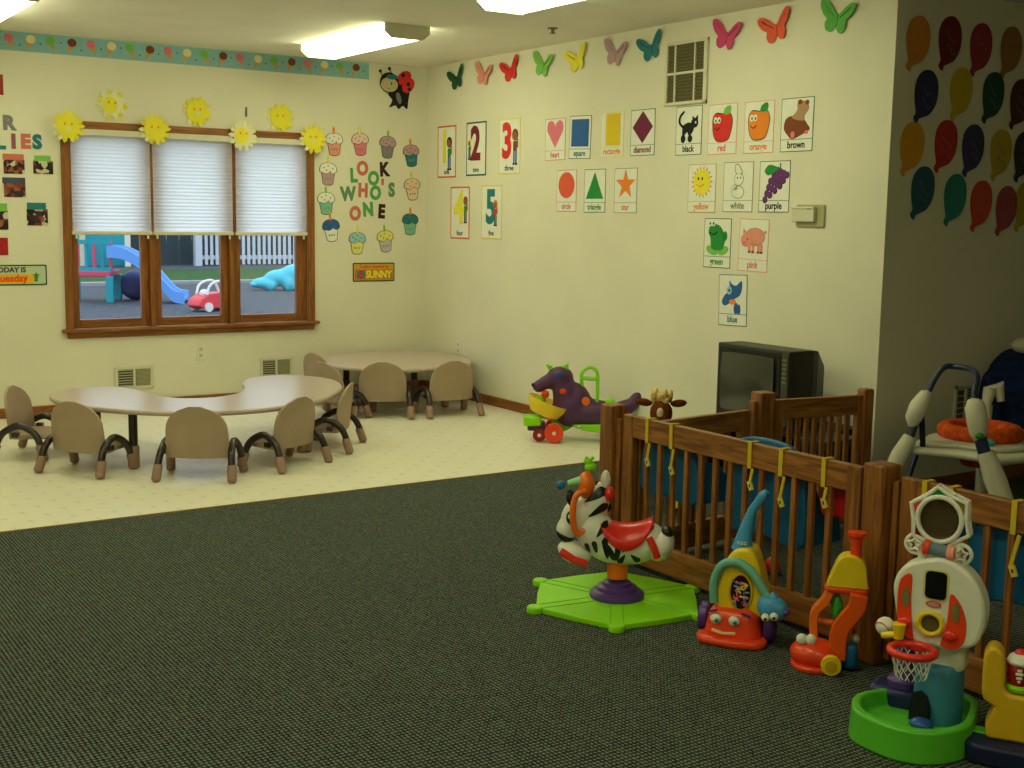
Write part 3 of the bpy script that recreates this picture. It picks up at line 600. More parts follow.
def d_frog(m):
    P(m, ellp(-.045, -.045, .055, .026, 16, -.3), limep); P(m, ellp(.055, -.045, .05, .026, 16, .3), limep)
    P(m, spline([(-.05, -.03), (-.06, .03), (-.08, .07), (-.06, .12), (-.03, .12), (.03, .1), (.07, .03), (.05, -.035), (0, -.045)], 3), greenp, 2); P(m, ellp(.07, .045, .02, .03), greenp, 2)
    for x in (-.065, -.035): P(m, ellp(x, .12, .016, .018), paper, 3); P(m, ellp(x, .12, .006, .009), blackp, 4)
    m.tube([(-.07, .065, .005), (-.03, .05, .005), (.0, .07, .005)], .003, blackp, 5)
card('colour_card', -3.656, 1.363, .241, .304, 'green', greenp, dgreenp, 'white card with a green frog', d_frog)
def d_pig(m):
    P(m, ellp(.01, .05, .085, .055, 24), mauve); P(m, ellp(.01, .05, .08, .051, 24), salmon, 2); P(m, ellp(-.06, .03, .045, .042), salmon, 3); P(m, ellp(-.075, .01, .018, .014), pinkp, 4)
    for x in (-.03, .0, .045, .07): P(m, rrect(.022, .05, .006, 2, x, -.015), salmon, 2); P(m, rrect(.022, .012, .003, 1, x, -.04), brownp, 3)
    P(m, [(-.09, .07), (-.085, .1), (-.06, .075)], salmon, 4); P(m, [(-.045, .075), (-.03, .1), (-.02, .07)], salmon, 4); P(m, ellp(-.05, .035, .004, .006), blackp, 4); P(m, ellp(.095, .08, .012, .01), salmon, 2)
card('colour_card', -3.971, 1.358, .245, .313, 'pink', pinkp, salmon, 'white card with a pink pig', d_pig, tilt=.02)
def d_bird(m):
    P(m, spline([(-.095, -.01), (-.07, .03), (-.03, .06), (-.03, .12), (-.01, .1), (.03, .09), (.075, .12), (.08, .07), (.06, .03), (.02, .01), (-.03, -.02), (-.07, -.035)], 3), bluep)
    P(m, ellp(-.03, .06, .022, .026), mat('pale_blue_paper', (150, 196, 206), .7), 2); P(m, ellp(-.03, .06, .007, .01), blackp, 3); P(m, ellp(0, -.01, .03, .016), orangep, 2)
    P(m, ellp(.03, -.05, .02, .035), bluep); P(m, ellp(.055, -.055, .015, .032), bluep)
card('colour_card', -3.813, 1.02, .246, .313, 'blue', tealp, dgreenp, 'white card with a blue bird, lowest of all', d_bird, tilt=-.03)
# number posters
def kid(m, x, y, s_, hair, top, bot, bow=None):
    P(m, ellp(x, y+.085*s_, .042*s_, .045*s_), hair, 3); P(m, ellp(x-.004*s_, y+.075*s_, .028*s_, .033*s_), skinp, 4)
    P(m, rrect(.05*s_, .075*s_, .012*s_, 2, x, y), top, 3); P(m, rrect(.019*s_, .1*s_, .004*s_, 1, x-.013*s_, y-.08*s_), bot, 3); P(m, rrect(.019*s_, .1*s_, .004*s_, 1, x+.015*s_, y-.08*s_), bot, 3)
    P(m, rrect(.016*s_, .07*s_, .006*s_, 1, x+.034*s_, y+.02*s_), skinp, 4); P(m, ellp(x-.015*s_, y-.135*s_, .016*s_, .009*s_), blackp, 4); P(m, ellp(x+.02*s_, y-.135*s_, .016*s_, .009*s_), blackp, 4)
def nposter(y, z, ch, word, numm, edge, label, kd):
    t = thing('number_poster', label, 'poster', onB(y, z, .001), ROT_B, 'number posters near the corner')
    m = MB(); m.prism(rrect(.30, .425, .003, 1), 0, .0012, edge); m.prism(rrect(.276, .40, .003, 1), .0012, .0018, paper); m.build('sheet', t, smooth=False)
    text('numeral', ch, .36, numm, t, (-.035 if ch in '13' else -.01, .03, .0024), bold=.014, sx=.82)
    m = MB(); kd(m); m.build('picture', t, smooth=False)
    text('caption', word, .056, blackp, t, (0, -.165, .0022), bold=.001)
nposter(-.348, 2.028, '1', 'one', yelp, coral, 'number 1 poster with orange-red border', lambda m: kid(m, .045, -.01, 1.0, blackp, greenp, bluep))
nposter(-.812, 2.036, '2', 'two', dkred, dgreenp, 'number 2 poster with dark green border', lambda m: kid(m, -.1, .0, .6, yelp, greenp, dgreenp))
nposter(-1.298, 2.038, '3', 'three', redp, mat('pale_yellow_paper', (226, 220, 120), .7), 'number 3 poster with pale yellow border', lambda m: kid(m, .08, .0, 1.0, brownp, brownp, bluep))
nposter(-.57, 1.527, '4', 'four', yelp, coral, 'number 4 poster with orange-red border', lambda m: kid(m, .09, .03, .8, brownp, greenp, dgreenp))
nposter(-1.053, 1.535, '5', 'five', tealp, mat('pale_yellow_paper', (226, 220, 120), .7), 'number 5 poster with pale yellow border', lambda m: kid(m, .06, .0, .75, orangep, redp, dgreenp))
# butterflies
bf = [(-.507, dgreenp, 'dark green paper butterfly nearest the room corner', -1), (-.92, salmon, 'pale pink paper butterfly, second from the room corner', 1), (-1.304, redp, 'red paper butterfly, third from the corner', -1), (-1.736, limep, 'light green paper butterfly, fourth from the corner', 1), (-2.157, yelp, 'yellow paper butterfly, fifth from the corner', -1), (-2.594, mauve, 'mauve paper butterfly between the yellow and teal ones', 1), (-2.967, tealp, 'teal paper butterfly just left of the high vent', -1), (-3.676, mat('magenta_paper', (206, 70, 120), .7), 'magenta paper butterfly just right of the high vent', 1), (-4.086, coral, 'coral paper butterfly above the card with the bear', -1), (-4.546, mat('grass_green_paper', (96, 176, 80), .7), 'grass green paper butterfly nearest the alcove', 1)]
half = [(0, -.035), (.008, -.058), (.035, -.08), (.066, -.07), (.078, -.035), (.07, -.012), (.1, .01), (.126, .05), (.128, .078), (.1, .086), (.055, .06), (.02, .028), (0, .012)]
for i, (y, mm, lab, sg) in enumerate(bf):
    t = thing('paper_butterfly', lab, 'paper butterfly', onB(y, 2.61, .004), (PI/2, sg*.2, -PI/2), 'paper butterflies along the top of the side wall')
    for sx, fold in ((1, -.14), (-1, .14)):
        q = spline([(a*sx*.98, b) for a, b in half], 3); mw = MB().prism(q, 0, .0015, mm)
        mw.tube([(sx*.02, .0, .003), (sx*.06, .03, .003), (sx*.095, .06, .003)], .0018, blackp if sx*sg > 0 else mm, 5)
        mw.build('wing', t, smooth=False, rot=(0, fold, 0))
    MB().ell((0, -.02, .003), (.006, .04, .005), mm, u=8, v=6).build('body', t)
# high vent
t = thing('return_air_grille', 'large white framed grille high on the side wall', 'vent', onB(-3.321, 2.42), ROT_B)
m = MB(); hw = .197
for a, b, c_, d in ((-hw, hw, hw-.02, hw), (-hw, hw, -hw, -hw+.02), (-hw, -hw+.02, -hw, hw), (hw-.03, hw, -hw, hw)): m.b6(a, b, c_, d, 0, .016, cream)
for x in (-.105, .08): m.b6(x-.006, x+.006, -hw, hw, 0, .014, cream)
m.b6(-hw, hw, -.008, .008, 0, .014, cream); m.build('frame', t, smooth=False, bevel=.002)
MB().b6(-hw+.01, hw-.01, -hw+.01, hw-.01, 0, .002, mat('vent_dark_duct', (92, 88, 58), .8)).build('duct', t, smooth=False)
m = MB()
for i in range(17): m.box((-.01, -.17+i*.0212, .005), (.35, .009, .004), mat('grille_slat', (106, 100, 68), .6), rot=(.5, 0, 0))
m.build('louvres', t, smooth=False)
for y in (.13, -.02): MB().box((hw-.012, y, .018), (.012, .03, .008), cream).build('latch', t, smooth=False)
# thermostat
t = thing('thermostat', 'cream thermostat in a clear guard box beside the word cards', 'thermostat', onB(-4.385, 1.545), ROT_B)
MB().prism(rrect(.17, .085, .008), 0, .035, cream).build('body', t, bevel=.004)
MB().box((-.0, .037, .03), (.17, .008, .02), white).build('top_edge', t, smooth=False)
MB().prism(rrect(.21, .125, .006, 2, .035, -.008), 0, .012, mat('guard_box_plastic', (176, 172, 130), .2)).build('guard_box', t, bevel=.003)
MB().box((.05, .03, .037), (.03, .004, .002), greyp).build('lever', t, smooth=False)

# ------------------------------------------------------------------ alcove wall balloons
bal = [(0.168, 2.443, 'ochre', (206, 132, 40), 'top row, first from the wall edge'), (0.428, 2.465, 'dark red', (110, 20, 34), 'top row, second'), (0.695, 2.454, 'crimson', (150, 34, 50), 'top row, third'), (0.963, 2.462, 'brown-yellow', (150, 106, 30), 'top row, fourth'),
       (0.257, 2.172, 'navy', (40, 42, 92), 'second row, first'), (0.548, 2.204, 'mustard yellow', (196, 168, 20), 'second row, second'), (0.829, 2.203, 'dark green', (14, 66, 56), 'second row, third'), (1.08, 2.182, 'dark maroon', (70, 18, 38), 'second row, last before the photo edge'),
       (0.169, 1.895, 'golden', (222, 154, 24), 'third row, first'), (0.445, 1.92, 'bright red', (186, 36, 34), 'third row, second'), (0.682, 1.908, 'indigo', (44, 44, 100), 'third row, third'), (0.935, 1.893, 'yellow', (186, 160, 20), 'third row, fourth'), (1.15, 1.892, 'black-blue', (20, 20, 50), 'third row, cut by the photo edge'),
       (0.275, 1.665, 'steel blue', (30, 84, 112), 'bottom row, first'), (0.553, 1.633, 'teal', (20, 130, 128), 'bottom row, second'), (0.785, 1.604, 'orange-red', (206, 66, 22), 'bottom row, third'), (1.016, 1.58, 'dusty pink', (166, 60, 78), 'bottom row, fourth'), (1.19, 1.608, 'olive yellow', (176, 160, 20), 'bottom row, cut by the photo edge')]
bshape = spline([(-.078, -.13), (-.055, -.143), (-.045, -.118), (-.01, -.105), (.04, -.085), (.085, -.03), (.098, .04), (.085, .1), (.045, .138), (0, .145), (-.045, .13), (-.08, .09), (-.092, .03), (-.085, -.03), (-.07, -.085), (-.085, -.11)], 3)
for i, (x, z, cn, rgb, where) in enumerate(bal):
    mm = mat('balloon_' + cn.replace(' ', '_').replace('-', '_') + '_card', rgb, .5, .4)
    t = thing('paper_balloon', cn + ' paper balloon on the alcove wall, ' + where, 'paper balloon', onC(x, z, .004), (PI/2, random.uniform(-.06, .06), 0), 'paper balloons on the alcove wall')
    MB().prism(bshape, 0, .003, mm).build('balloon_sheet', t, smooth=False)
    m = MB(); rn = random.Random(i)
    if cn not in ('ochre', 'brown-yellow', 'mustard yellow', 'golden', 'olive yellow'):
        for q in range(2):
            a0 = rn.uniform(-.02, .02); pts = [(-.03+.012*k, .06-q*.06-.01*k+rn.uniform(-.016, .016), .0035) for k in range(7)]
            m.tube(pts, .0016, greyp, 4)
        m.build('handwriting', t, smooth=False)
wall_vent(onC(.76, .46), ROT_A, .2, .26, 'dark wall vent low on the alcove wall behind the baby jumper')

# ------------------------------------------------------------------ tables
def table(name, outline, legs, zt, label, loc):
    t = thing(name, label, 'table', (loc[0], loc[1], 0), group='tan low classroom tables')
    q = [(a-loc[0], b-loc[1]) for a, b in outline]
    MB().prism(spline(q, 6), zt-.03, zt, lam).build('tabletop', t, bevel=.012, seg=3)
    for (x, y) in legs:
        x -= loc[0]; y -= loc[1]
        l = MB(); l.cyl((x, y, .13), (x, y, zt-.03), .026, tube_m, 16); lo = l.build('leg', t)
        MB().lathe([(.024, .004), (.034, .012), (.034, .13), (.03, .14)], tandark, (x, y, 0), 16).build('foot_sleeve', lo)
    return t
T1 = [(-2.93, -1.60), (-2.96, -1.36), (-3.08, -1.20), (-3.27, -1.19), (-3.43, -1.31), (-3.50, -1.48), (-3.50, -1.72), (-3.40, -2.02), (-3.19, -2.30), (-2.92, -2.49), (-2.56, -2.55), (-2.17, -2.42), (-1.89, -2.17), (-1.69, -1.86), (-1.61, -1.52), (-1.70, -1.27), (-1.88, -1.16), (-2.08, -1.21), (-2.22, -1.40), (-2.30, -1.65), (-2.42, -1.86), (-2.60, -1.97), (-2.78, -1.95), (-2.89, -1.82)]
table('horseshoe_table', T1, [(-3.2, -2.2), (-2.1, -2.2), (-3.2, -1.42), (-1.93, -1.42)], .36, 'tan horseshoe shaped table in front of the window', (-2.6, -2.0))
T2 = [(-1.27, -.75), (-1.20, -.42), (-.95, -.16), (-.62, -.05), (-.3, -.05), (-.08, -.2), (-.03, -.5), (-.07, -.85), (-.22, -1.11), (-.5, -1.26), (-.85, -1.27), (-1.13, -1.08)]
table('rounded_table', T2, [(-1.0, -.95), (-.38, -1.0), (-.95, -.4), (-.3, -.35)], .36, 'tan rounded table pushed into the room corner', (-.65, -.8))
# ------------------------------------------------------------------ chairs
def chair(label):
    t = thing('toddler_chair', label, 'chair', group='tan toddler chairs with arched legs')
    # back shell: curved sheet
    m = MB(); k = m.mi(tan); nx, nz = 12, 12; th = .016; F = []; Bk = []
    for j in range(nz+1):
        v = j/nz; z = .125+.30*v
        hw_ = .182 if v < .5 else .182*math.sqrt(max(0., 1-((v-.5)/.505)**2.4))
        hw_ = max(hw_, .045)-.012*v
        rowf, rowb = [], []
        for i in range(nx+1):
            u_ = -1+2*i/nx; x = u_*hw_; y = .035-.035*v-.0+.05*(x/.17)**2*.6
            rowf.append(m.bm.verts.new((x, y+th/2, z))); rowb.append(m.bm.verts.new((x, y-th/2, z)))
        F.append(rowf); Bk.append(rowb)
    for j in range(nz):
        for i in range(nx):
            m.bm.faces.new((F[j][i], F[j][i+1], F[j+1][i+1], F[j+1][i])); m.bm.faces.new((Bk[j][i], Bk[j+1][i], Bk[j+1][i+1], Bk[j][i+1]))
    for j in range(nz):
        for i in (0, nx): m.bm.faces.new((F[j][i], Bk[j][i], Bk[j+1][i], F[j+1][i]))
    for i in range(nx):
        for j in (0, nz): m.bm.faces.new((F[j][i], F[j][i+1], Bk[j][i+1], Bk[j][i]))
    m.build('backrest', t, bevel=.004)
    seat = spline([(-.165, .06), (-.165, .2), (-.14, .3), (0, .32), (.14, .3), (.165, .2), (.165, .06)], 4)
    MB().prism(seat, .125, .15, tan).build('seat', t, bevel=.008)
    for s_ in (-1, 1):
        x = s_*.20
        pts = spline([(x+s_*.012, -.03, .03), (x+s_*.004, .0, .12), (x-s_*.004, .04, .175), (x-s_*.008, .125, .212), (x-s_*.004, .21, .175), (x+s_*.004, .25, .12), (x+s_*.012, .28, .03)], 5, False)
        lg = MB().tube(pts, .021, tube_m, 12).build('arched_leg', t)
        for a, b in ((-.033, .0), (.283, .25)):
            MB().tube([(x+s_*.013, a, .004), (x+s_*.013, a, .014), (x+s_*.006, a+(b-a)*.8, .092), (x+s_*.005, b+(a-b)*.15, .098)], [.018, .027, .0265, .022], tandark, 12).build('foot_cap', lg)
        MB().box((s_*.182, .1, .155), (.04, .04, .03), tube_m).build('bracket', t, smooth=False, bevel=.004)
    return t
def copy_tree(o, parent=None):
    c_ = o.copy(); COL.objects.link(c_); c_.parent = parent
    for ch in o.children: copy_tree(ch, c_)
    return c_
chairs = [(-3.71, -1.40, -35, 'tan toddler chair at the far left end of the horseshoe table, facing right'), (-3.552, -2.206, 37, 'tan toddler chair second from the left photo edge, at the horseshoe table'), (-3.007, -2.712, 57, 'tan toddler chair in the middle of the near side, back straight to us'),
          (-2.33, -2.64, 116, 'tan toddler chair turned left at the right end of the horseshoe table'), (-1.793, -2.215, 142, 'tan toddler chair seen edge on between the two tables'), (-1.49, -1.09, 20, 'tan toddler chair left of the corner table, nearer of two peeking over the horseshoe'),
          (-1.29, -.50, 12, 'tan toddler chair left of the corner table, farther of two peeking over the horseshoe'), (-1.085, -1.285, 61, 'tan toddler chair at the corner table, left of the two near ones'), (-.57, -1.46, 84, 'tan toddler chair at the corner table, nearest the side wall')]
proto = chair(chairs[0][3]); bpy.context.view_layer.update()
for i, (x, y, a, lab) in enumerate(chairs):
    o = proto if i == 0 else copy_tree(proto)
    o.location = (x, y, 0); o.rotation_euler = (0, 0, math.radians(a-90)); o['label'] = lab
# ------------------------------------------------------------------ wooden gate
def panel(name, label, p0, p1, ztop, zbot, n, wm, rail_h=.095, posts=(), strips=(), stile=.065, bot_h=.115, cat='gate panel'):
    """local x runs from p0 to p1"""
    dx, dy = p1[0]-p0[0], p1[1]-p0[1]; L = math.hypot(dx, dy)
    t = thing(name, label, cat, (p0[0], p0[1], 0), (0, 0, math.atan2(dy, dx)), 'wooden play yard gate')
    MB().b6(stile-.002, L-stile+.002, -.016, .016, ztop-rail_h, ztop, gwoodx).build('top_rail', t, smooth=False, bevel=.005)
    MB().b6(stile-.002, L-stile+.002, -.016, .016, zbot, zbot+bot_h, gwoodx).build('bottom_rail', t, smooth=False, bevel=.005)
    for a in (0, L-stile): MB().b6(a, a+stile, -.017, .017, zbot, ztop, gwood).build('stile', t, smooth=False, bevel=.005)
    step = (L-2*stile)/(n+1)
    for i in range(n):
        x = stile+step*(i+1); MB().b6(x-.012, x+.012, -.009, .009, zbot+bot_h-.01, ztop-rail_h+.01, gwood).build('slat', t, smooth=False, bevel=.003)
    for (x, y, w_, h_) in posts: MB().b6(x-w_/2, x+w_/2, y-w_/2, y+w_/2, 0.004, h_, gwood).build('post', t, smooth=False, bevel=.008)
    for (x, w_, h_) in strips: MB().b6(x-w_/2, x+w_/2, -.02, .02, .03, h_, gwood).build('hinge_strip', t, smooth=False, bevel=.004)
    return t
GX = -1.965
panel('gate_panel', 'front wooden gate panel with slats behind the zebra and vacuum toys', (GX, -5.25), (GX, -6.565), .67, .03, 13, gwood, posts=((-.09, -.0, .085, .70),), strips=((-.03, .026, .645),))
panel('gate_panel', 'right wooden gate panel running out of the photo, behind the basketball toy', (GX, -6.735), (GX, -8.1), .67, .03, 13, gwood, posts=((-.085, -.01, .09, .70),), strips=((-.02, .024, .65),))
panel('gate_panel', 'short wooden gate panel joining the front panel at an angle, inside the play yard', (-1.94, -5.30), (-1.215, -5.225), .63, .0+.03, 7, gwood)
panel('gate_panel', 'rear wooden gate panel in front of the television stand', (-1.085, -5.245), (-.535, -5.335), .67, .03, 8, gwood, posts=((-.05, 0, .085, .71), (.555, 0, .06, .70)), strips=((-.105, .02, .67),), stile=.06)
# straps hanging over the rail
yst = mat('yellow_webbing_strap', (204, 176, 40), .7); buck = mat('pale_yellow_buckle', (214, 196, 84), .5)
for y, dz, lab in ((-5.416, .10, 'leftmost, just right of the left gate post'), (-5.57, .11, 'second from the left gate post'), (-6.027, .08, 'behind the tip of the vacuum handle'), (-6.189, .12, 'right of the vacuum handle'), (-6.398, .07, 'last one before the middle gate post'),
                   (-6.833, .0, 'just right of the middle gate post'), (-6.934, .0, 'right panel, right of the toy mirror'), (-7.165, .14, 'at the right photo edge')):
    t = thing('webbing_strap', 'yellow strap looped over the gate rail, ' + lab, 'strap', (GX, y, .67), group='yellow straps over the gate rail')
    x0 = -.0175; m = MB(); w_ = .0095
    def band(p, q, m=m, w_=w_):
        a = Vector(p); b = Vector(q); d = (b-a).normalized(); nrm = d.cross(Vector((0, 1, 0))).normalized()*.0016; k = m.mi(yst)
        vs = [m.bm.verts.new(c_+Vector((0, s1*w_, 0))+nrm*s2) for c_ in (a, b) for s1, s2 in ((-1, -1), (1, -1), (1, 1), (-1, 1))]
        for f in ((0, 1, 2, 3), (4, 5, 6, 7), (0, 1, 5, 4), (1, 2, 6, 5), (2, 3, 7, 6), (3, 0, 4, 7)): m.bm.faces.new([vs[i] for i in f])
    band((-.02, 0, -.1), (-.02, 0, .003)); band((-.022, 0, .003), (.022, 0, .003)); band((.02, 0, .003), (.02, 0, -.1))
    m.build('loop', t, smooth=False)
    if dz:
        m = MB(); m.box((-.02, -.012, -.1-dz*.35), (.004, .013, dz*.75), yst, rot=(.22, 0, 0)); tl = m.build('tail', t, smooth=False)
        bk = MB(); bk.box((-.022, -.012, -.1-dz*.8), (.008, .02, .036), buck, rot=(-.45, 0, 0)); bk.box((-.0265, -.012, -.1-dz*.8), (.002, .006, .012), black, rot=(-.45, 0, 0)); bk.build('buckle', t, smooth=False)
# booster seats hanging inside the gate
bsm = mat('blue_booster_plastic', (24, 104, 156), .45, .4)
for y, w_, z0, z1, mm, lab in ((-5.50, .36, .31, .60, bsm, 'blue booster seat strapped inside the gate, left one beside the left post'), (-6.06, .42, .27, .685, bsm, 'blue booster seat strapped inside the gate, behind the vacuum toy handle'), (-7.16, .38, .30, .62, bsm, 'blue booster seat strapped inside the right gate panel'), (-6.43, .17, .42, .60, mat('red_booster_plastic', (176, 24, 30), .45), 'small red seat strapped inside the gate near the middle post')):
    t = thing('booster_seat', lab, 'booster seat', (GX+.03, y, z0+.035), group='booster seats hanging on the gate')
    h_ = z1-z0-.035
    MY = Matrix(((0, 0, 1, 0), (1, 0, 0, 0), (0, 1, 0, 0), (0, 0, 0, 1)))
    q = spline([(-w_/2, .02), (-w_/2*.96, h_*.6), (-w_*.36, h_*.93), (0, h_), (w_*.36, h_*.93), (w_/2*.96, h_*.6), (w_/2, .02), (w_*.3, -.01), (0, .005), (-w_*.3, -.01)], 4)
    MB().prism(q, .0, .025, mm, MY).build('backrest', t, bevel=.006)
    MB().b6(.02, .2, -w_*.42, w_*.42, .02, .06, mm).build('seat', t, bevel=.012)
    for s_ in (-1, 1): MB().prism([(.02, 0), (.22, .0), (.2, .1), (.1, .16), (.02, h_*.8)], s_*w_*.46-.01, s_*w_*.46+.01, mm, Matrix(((1, 0, 0, 0), (0, 0, 1, 0), (0, 1, 0, 0), (0, 0, 0, 1)))).build('side_arm', t, bevel=.006)
    if w_ > .3: MB().tube([(.03, -w_*.5, .0), (.03, -w_*.505, h_*.5), (.03, -w_*.46, h_*.75)], .007, white, 8).build('white_edging', t)
# small ball on the floor inside
tag(MB().ell((0, 0, 0), .035, redor).build('play_ball', loc=(-1.5, -5.7, .04)), 'small orange-red ball on the carpet inside the play yard', 'ball')

# ------------------------------------------------------------------ television
ts = thing('television_stand', 'black low television stand behind the gate, against the side wall', 'tv stand', (-.30, -4.53, 0))
for z in (.04, .2, .39): MB().b6(-.26, .24, -.39, .36, z-.012, z+.012, black).build('shelf', ts, smooth=False, bevel=.003)
for y in (-.38, -.01, .35): MB().b6(-.26, .24, y-.01, y+.01, 0.004, .4, black).build('side_panel', ts, smooth=False, bevel=.003)
for y, z in ((-.2, .075), (.17, .075), (-.2, .25)): MB().b6(-.22, .18, y-.15, y+.15, z-.02, z+.05, mat('dark_grey_device', (40, 42, 42), .4)).build('drawer_unit', ts, smooth=False, bevel=.004)
tb = thing('storage_crate', 'black storage crate standing at the wall end behind the gate', 'crate', (-.47, -5.045, 0))
MB().b6(-.13, .13, -.11, .1, 0.004, .38, black).build('body', tb, smooth=False, bevel=.01)
MB().b6(-.14, .14, -.12, .11, .38, .41, mat('dark_grey_device', (40, 42, 42), .4)).build('lid', tb, smooth=False, bevel=.006)
tv = thing('television', 'old boxy black tube television on the stand', 'television', (-.47, -4.48, .405)); tv.scale = (.86, .96, 1)
tvm = mat('dark_olive_tv_casing', (50, 50, 44), .45, .4)
MYZ = Matrix(((0, 0, 1, 0), (1, 0, 0, 0), (0, 1, 0, 0), (0, 0, 0, 1)))
MB().b6(.0, .20, -.29, .29, 0, .415, tvm).build('casing', tv, smooth=False, bevel=.008)
m = MB(); k = m.mi(tvm); A_ = [(-.29, .0), (.29, .0), (.29, .415), (-.29, .415)]; B_ = [(-.2, .03), (.2, .03), (.2, .31), (-.2, .31)]
va = [m.bm.verts.new((.2, a, b)) for a, b in A_]; vc = [m.bm.verts.new((.42, a, b)) for a, b in B_]; vm = [m.bm.verts.new((.26, a*.97, b*.97+.004)) for a, b in A_]
for r1, r2 in ((va, vm), (vm, vc)):
    for i in range(4): m.bm.faces.new((r1[i], r1[(i+1) % 4], r2[(i+1) % 4], r2[i]))
m.bm.faces.new(va); m.bm.faces.new(vc); m.build('rear_housing', tv, smooth=False, bevel=.006)
MB().prism(rrect(.50, .385, .02, 3, .025, .208), -.006, .0, black, MYZ).build('bezel', tv, smooth=False, bevel=.003)
# slightly bulged glass tube face
m = MB(); k = m.mi(mat('grey_green_tube_glass', (58, 62, 54), .12, .8)); n = 10; W2, H2 = .215, .165; G = []
for j in range(n+1):
    row = []
    for i in range(n+1):
        a, b = -1+2*i/n, -1+2*j/n; fx = a*math.sqrt(1-b*b*.06); fz = b*math.sqrt(1-a*a*.06)
        row.append(m.bm.verts.new((-.010-.022*(1-a*a*.6)*(1-b*b*.6), .03+fx*W2, .208+fz*H2)))
    G.append(row)
for j in range(n):
    for i in range(n): m.bm.faces.new((G[j][i], G[j][i+1], G[j+1][i+1], G[j+1][i]))
m.build('screen', tv, ang=80)
m = MB(); m.b6(-.008, .0, -.285, -.235, .012, .403, mat('olive_control_strip', (76, 74, 54), .5)); m.build('control_strip', tv, smooth=False)
for i in range(6): MB().b6(-.013, -.008, -.275, -.245, .36-i*.024, .372-i*.024, cream if False else mat('dull_button', (120, 118, 92), .5)).build('button', tv, smooth=False)

# ------------------------------------------------------------------ purple ride-on
rd = thing('ride_on_dragon', 'purple ride-on dragon toy with lime handle beside the side wall', 'ride-on toy', (-.39, -2.66, 0), (0, 0, -.626)); rd.scale = (1.1, 1.05, 1.13)
dp = mat('plum_plastic', (84, 48, 92), .45, .4)
m = MB()
for c_, r_, ro in (((.14, 0, .17), (.22, .09, .085), None), ((.03, 0, .19), (.11, .09, .10), (0, .3, 0)), ((-.01, 0, .27), (.085, .075, .12), (0, -.2, 0)), ((-.05, 0, .385), (.085, .07, .065), None), ((-.12, 0, .355), (.08, .055, .045), (0, -.3, 0)), ((-.18, 0, .325), (.042, .045, .04), None), ((.02, 0, .2), (.12, .09, .12), None), ((.07, 0, .26), (.07, .07, .1), (0, -.5, 0)), ((.34, 0, .2), (.1, .06, .05), (0, -.4, 0)), ((.42, 0, .26), (.05, .035, .04), (0, -.9, 0))):
    m.ell(c_, r_, dp, ro)
m.build('body', rd, remesh=.012)
MB().ell((-.218, -.02, .335), (.008, .012, .012), black).build('nostril', rd)
m = MB(); m.prism([(-.12, .42), (-.14, .46), (-.09, .45)], -.02, .02, green, MA).prism([(-.05, .44), (.0, .475), (.0, .41)], -.02, .02, green, MA); m.build('crest', rd, bevel=.004)
MB().ell((-.06, -.064, .4), (.028, .012, .022), mat('dull_blue_plastic', (60, 70, 140), .4)).build('eye', rd)
MB().ell((-.03, -.07, .305), (.022, .018, .018), redor).build('bow_knob', rd)
m = MB(); m.tube(spline([(.08, -.03, .37), (.085, -.03, .42), (.13, -.03, .45), (.175, -.03, .42), (.18, -.03, .33), (.18, -.03, .22)], 5, False), .011, green, 8); m.tube([(.08, -.03, .385), (.17, -.03, .38)], .012, green, 8); m.tube([(.08, -.03, .38), (.09, .0, .3), (.12, 0, .22)], .010, green, 8); m.build('push_handle', rd)
MB().cyl((.11, -.07, .25), (.11, .03, .24), .026, orange, 14).build('roller', rd)
MB().ell((.26, -.03, .24), (.03, .03, .03), green).build('side_knob', rd)
m = MB(); m.lathe([(.02, 0), (.07, .01), (.095, .05), (.1, .075), (.09, .07), (.06, .05), (.02, .04)], yellow, (0, 0, 0), 18, Matrix.Translation((-.15, -.03, .15)) @ Matrix.Scale(1.3, 4) @ Euler((0, .35, 0)).to_matrix().to_4x4()); m.build('snack_bowl', rd)
MB().ell((-.2, -.03, .22), (.03, .03, .025), orange).ell((-.14, -.02, .28), (.025, .025, .025), redor).ell((-.17, .01, .24), (.035, .03, .02), green).build('play_food', rd)
MB().box((-.215, -.04, .125), (.11, .12, .06), green).build('front_bumper', rd, bevel=.012)
MB().box((-.19, -.03, .09), (.11, .11, .05), dp).build('front_base', rd, bevel=.012)
for x, y, mm, r_ in ((-.08, -.12, redor, .058), (-.08, .12, redor, .058), (-.17, -.09, mat('dark_red_plastic', (140, 30, 34), .5), .04), (.28, -.1, redor, .045), (.28, .1, redor, .045)):
    MB().cyl((x, y-.018, r_+.004), (x, y+.018, r_+.004), r_, mm, 22).cyl((x, y-.022, r_+.004), (x, y-.018, r_+.004), .012, white, 10).build('wheel', rd, bevel=.005)
m = MB(); m.prism([(-.1, .12), (-.02, .2), (.08, .14), (.02, .07), (-.07, .03)], -.105, .0, green, MA); m.prism(spline([(.03, .1), (.15, .065), (.3, .075), (.36, .11), (.15, .11)], 3), -.08, .08, green, MA); m.build('green_frame', rd, bevel=.008)
for x, z in ((.07, .1), (.24, .105)): MB().ell((x, -.092, z), (.008, .006, .008), white, u=8, v=6).build('bolt', rd)

